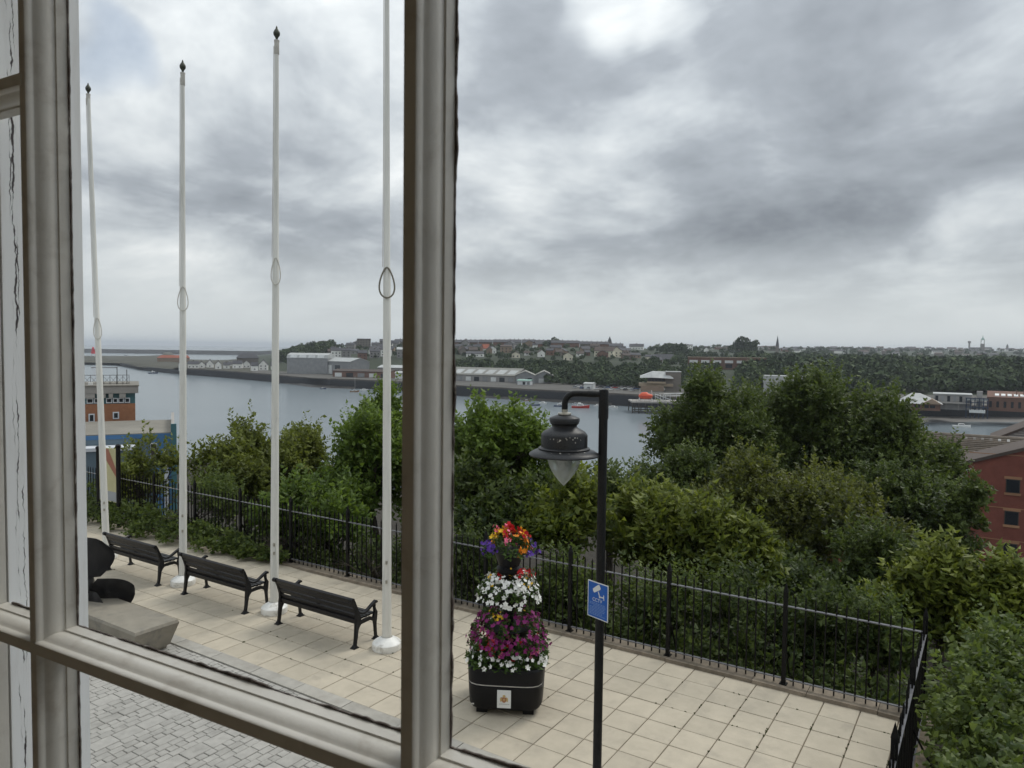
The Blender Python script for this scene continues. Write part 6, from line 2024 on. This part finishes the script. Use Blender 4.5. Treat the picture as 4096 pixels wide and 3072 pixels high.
# ================================================================== boats
def boat(sx, sy, Lpx, hull, label, mast=0, turn=0.0, cabin=True, group='boats moored in the river'):
    P_ = at_z(sx, sy, WATER)
    Z = (EYE[2] - WATER) * 2960 / (sy - HOR(sx))
    k = Z / 2960
    L = Lpx * k
    Bm = L * 0.30
    t = thing('boat', label, 'boat', (P_[0], P_[1], WATER), facing(P_) + turn, group)
    st = [(-.5, .80, 0.0), (-.3, .95, 0.0), (0, 1.0, 0.02), (.25, .82, .06), (.42, .42, .11), (.5, .03, .15)]
    hf = L * 0.105
    vs, fs = [], []
    for f, bw, sh in st:
        x = f * L
        y = Bm / 2 * bw
        vs += [(x, -y, hf + sh * L * .5), (x * .97, -y * .75, -0.15), (x * .97, y * .75, -0.15), (x, y, hf + sh * L * .5)]
    for i in range(len(st) - 1):
        a = 4 * i
        for j in range(3):
            fs.append((a + j, a + j + 1, a + j + 5, a + j + 4))
        fs.append((a + 3, a, a + 4, a + 7))
    fs += [(0, 1, 2, 3), (20, 23, 22, 21)]
    MB().add(vs, fs).build('hull', hull, t, False, True)
    if cabin:
        cbn = MB().frustum(-.20 * L, .22 * L, -Bm * .36, Bm * .36, hf + .02, -.17 * L, .13 * L, -Bm * .30, Bm * .30, hf + L * .13).build('cabin', 'hull_white', t)
        MB().box(-.15 * L, .12 * L, -Bm * .365, Bm * .365, hf + L * .055, hf + L * .095).build('window', 'glass_dark', cbn)
        if L > 7:
            MB().frustum(-.14 * L, .04 * L, -Bm * .28, Bm * .28, hf + L * .131, -.13 * L, .01 * L, -Bm * .24, Bm * .24, hf + L * .2).build('wheelhouse', 'hull_white', cbn)
    if mast:
        MB().tube([(0.05 * L, 0, hf), (0.05 * L, 0, mast * k)], 0.07, 6).build('mast', 'mast', t)
        MB().tube([(0.05 * L, 0, hf + 1.2), (-.42 * L, 0, hf + 1.3)], 0.1, 6).build('boom', 'hull_blue', t)
    return t
boat(1292, 1556, 26, 'hull_blue', 'small dark motor boat with cabin, alone off the slipway', 0, .3)
boat(1418, 1568, 36, 'hull_wood', 'brown-hulled sailing boat with bare mast', 66, .2)
boat(1456, 1562, 34, 'hull_white', 'white cruiser beside the brown sailing boat', 0, .1)
boat(1590, 1572, 30, 'hull_blue', 'blue-hulled sailing yacht with bare mast', 64, .15)
boat(1594, 1589, 30, 'hull_white', 'white open dinghy next to the blue yacht', 0, .1, False)
boat(1610, 1604, 22, 'hull_white', 'pale dinghy below the yachts', 0, -.2, False)
boat(2068, 1618, 52, 'hull_white', 'white cruiser moored behind the maple tops', 0, -.35)
boat(2106, 1604, 26, 'hull_wood', 'small boat with brown hull and white cabin near the quay wall', 0, .2)
boat(2140, 1622, 40, 'hull_blue', 'long low dark boat among the moorings', 0, 0, False)
boat(2172, 1614, 34, 'hull_white', 'white motor boat with raised bow near the quay wall', 0, -.4)
boat(2238, 1626, 46, 'hull_blue', 'dark-hulled boat with white cabin behind the lantern arm', 0, .1)
boat(2252, 1614, 30, 'hull_white', 'small white boat near the lantern arm', 0, .3)
boat(2322, 1632, 72, 'hull_red', 'white workboat with bright red hull', 20, .05)
boat(2302, 1616, 24, 'hull_white', 'white motor boat behind the red-hulled workboat', 0, .2)
boat(2392, 1624, 34, 'hull_white', 'white motor boat left of the lamp post', 0, .5)
boat(2452, 1632, 40, 'hull_white', 'white motor boat right of the lamp post', 0, -.3)
boat(3846, 1709, 64, 'hull_white', 'white cabin cruiser alone off the mud bank', 0, .05)
boat(612, 1494, 36, 'hull_blue', 'dark work barge near the harbour spit', 0, .0)
boat(503, 1422, 12, 'hull_blue', 'tiny dark boat in the harbour mouth', 26, .2)

# ================================================================== cars on the far quay
def make_car(paint):
    t = thing('car', 'car', 'car')
    MB().frustum(-2.1, 2.1, -.85, .85, .3, -2.05, 2.0, -.82, .82, .85).build('body', paint, t)
    MB().frustum(-1.5, 1.1, -.78, .78, .853, -1.0, .5, -.62, .62, 1.42).build('cabin', 'glass_dark', t)
    MB().box(-.98, .48, -.61, .61, 1.423, 1.46).build('roof', paint, t)
    for x in (-1.3, 1.3):
        for y in (-.86, .86):
            MB().tube([(x, y - .09, .32), (x, y + .09, .32)], .32, 12).build('wheel', 'tyre', t)
    return t
protos = {c: make_car('car_' + c) for c in ('white', 'silver', 'blue', 'red', 'black')}
used = set()
r8 = random.Random(6)
order = ['silver', 'white', 'blue', 'white', 'silver', 'red', 'white', 'black', 'silver', 'blue', 'white', 'red', 'silver', 'white', 'black', 'white', 'silver', 'blue']
for i, c in enumerate(order):
    sx = 2300 + 14 * i + (6 if i > 5 else 0)
    Z_ = np.interp(sx, SHX, SHZ) + 34 + 16 * (i % 2) + r8.uniform(-3, 3)
    q = col_at(sx, Z_)
    lab = c + ' car parked on the far quay'
    rz_ = facing(q) + (0.2 if i % 2 else math.pi / 2 - 0.3)
    if c not in used:
        used.add(c)
        t = protos[c]
        t.location = q
        t.rotation_euler = (0, 0, rz_)
        t['label'] = lab
        t['group'] = 'cars parked on the far quay'
    else:
        copy_tree(protos[c], tuple(q), rz_, lab, 'cars parked on the far quay')

# ================================================================== far woods
def far_tree_geo(pos, R, H, r, nf):
    """clumps of leafage on an ellipsoid for many trees; pos (n,3)"""
    n = len(pos)
    d = unit(r.normal(size=(n, nf, 3)))
    d[..., 2] = np.abs(d[..., 2]) * 1.15 - 0.25
    rr = r.uniform(0.72, 1.08, (n, nf, 1))
    C_ = pos[:, None, :] + d * rr * np.stack([R, R, H], -1)[:, None, :] + np.array([0, 0, 1.0]) * (H * 0.55)[:, None, None]
    nrm = unit(d + 0.55 * r.normal(size=d.shape))
    s1 = unit(np.cross(nrm, r.normal(size=nrm.shape)))
    s2 = np.cross(nrm, s1)
    sz = (R[:, None, None] * r.uniform(0.13, 0.28, (n, nf, 1)))
    corners = []
    for a, c in ((-1, -.7), (1, -.5), (.8, 1), (-.7, .8)):
        corners.append(C_ + s1 * sz * a + s2 * sz * c + nrm * sz * r.normal(0, .2, (n, nf, 1)))
    V = np.stack(corners, 2).reshape(-1, 3)
    m_ = n * nf
    k = np.arange(m_) * 4
    F = np.stack([k, k + 1, k + 2, k + 3], 1)
    T = np.clip(np.repeat(r.uniform(0.15, 0.75, n), nf) + r.normal(0, .12, m_), 0, 1)
    return V, F, T
fr2 = np.random.default_rng(77)
def wood(name, label, n, sampler, rmin, rmax, nf=84):
    P_, R_ = [], []
    while len(P_) < n:
        sx, Z_ = sampler()
        q = col_at(sx, Z_)
        if q[2] < -21.5:
            continue
        P_.append(q)
        R_.append(fr2.uniform(rmin, rmax))
    P_, R_ = np.array(P_), np.array(R_)
    V, F, T = far_tree_geo(P_, R_, R_ * fr2.uniform(0.9, 1.3, n), fr2, nf)
    return tag(obj(name, raw_mesh(name, V, F, 'leaf_far', T)), label, 'woodland', kind='stuff')
shz = lambda sx: float(np.interp(sx, SHX, SHZ))
def s_bank():
    sx = fr2.uniform(1690, 2800)
    return sx, shz(sx) + fr2.uniform(92, 165)
wood('woodland', 'dark wooded bank below the hillside houses', 560, s_bank, 2.4, 4.0)
def s_bank2():
    sx = fr2.uniform(2180, 2640)
    return sx, shz(sx) + fr2.uniform(72, 120)
wood('woodland', 'dark trees behind the parked cars', 110, s_bank2, 2.8, 4.4)
def s_hill():
    sx = fr2.uniform(1120, 2700)
    return sx, shz(sx) + fr2.uniform(190, 440)
wood('woodland', 'scattered garden trees between the hillside houses', 300, s_hill, 1.6, 3.0)
def s_end():
    sx = fr2.uniform(1105, 1330)
    return sx, fr2.uniform(820, 960)
wood('woodland', 'wooded end of the hill above the boat sheds', 150, s_end, 4, 6.5)
def s_right():
    sx = fr2.uniform(2950, 4700)
    return sx, shz(sx) + 95 + 420 * fr2.uniform(0, 1) ** 1.3
wood('woodland', 'broad dark wood behind the right-hand quay', 1500, s_right, 4.0, 6.5)
def s_mid():
    sx = fr2.uniform(2600, 3300)
    return sx, shz(sx) + fr2.uniform(150, 800)
wood('woodland', 'trees around the long brick flats', 330, s_mid, 2.4, 4.0)
def s_ridge():
    sx = fr2.uniform(2550, 4800)
    return sx, fr2.uniform(1200, 2900)
wood('woodland', 'hazy trees across the distant town and ridge', 620, s_ridge, 3.0, 6.0, 60)
# single skyline trees
for i, (sx, sy, w_, h_, lab) in enumerate([(2965, 1345, 36, 46, 'tall dark tree standing above the skyline'), (3005, 1358, 26, 36, 'shorter dark tree joined to the tall skyline tree'), (2690, 1372, 40, 30, 'round dark tree behind the white flat-roofed block'), (2722, 1372, 24, 24, 'small round tree behind the white flat-roofed block'), (2230, 1398, 34, 34, 'dark tree in front of the skyline terraces'), (2190, 1398, 24, 24, 'smaller dark tree under the skyline terraces')]):
    Z_ = 900
    R0 = w_ * Z_ / 2960
    q = col_at(sx, Z_)
    topz = zz(sy, sx, Z_)
    t = thing('skyline_tree', lab, 'tree', q)
    lob_c = np.array([[fr2.normal(0, .45 * R0), fr2.normal(0, .4 * R0), 0.0] for _ in range(9)])
    lob_c[:, 2] = np.linspace(max(topz - q[2] - R0 * 2.6, 1.5), topz - q[2] - R0 * .9, 9)
    V, F, T = far_tree_geo(lob_c, np.full(9, R0 * .55), np.full(9, R0 * .6), fr2, 90)
    obj('crown', raw_mesh('crown', V, F, 'leaf_far', T), t)
    MB().tube([(0, 0, -1), (0, 0, max(topz - q[2] - R0, 3))], [.5, .25], 6).build('trunk', 'bark', t)

# ================================================================== haze over river and town
m, t, b_ = new_mat('haze_air')
t.nodes.remove(b_)
pv = N(t, 'ShaderNodeVolumePrincipled')
pv.inputs['Color'].default_value = (0.86, 0.92, 1.0, 1)
pv.inputs['Density'].default_value = 0.00011
pv.inputs['Anisotropy'].default_value = 0.2
link(t, pv.outputs[0], t.nodes['Material Output'].inputs['Volume'])
hzb = MB().box(-22500, 22500, -22500, 22500, -41.5, 80).build('haze', m)
tag(hzb, 'thin grey haze over the river and the town', 'haze', kind='stuff')
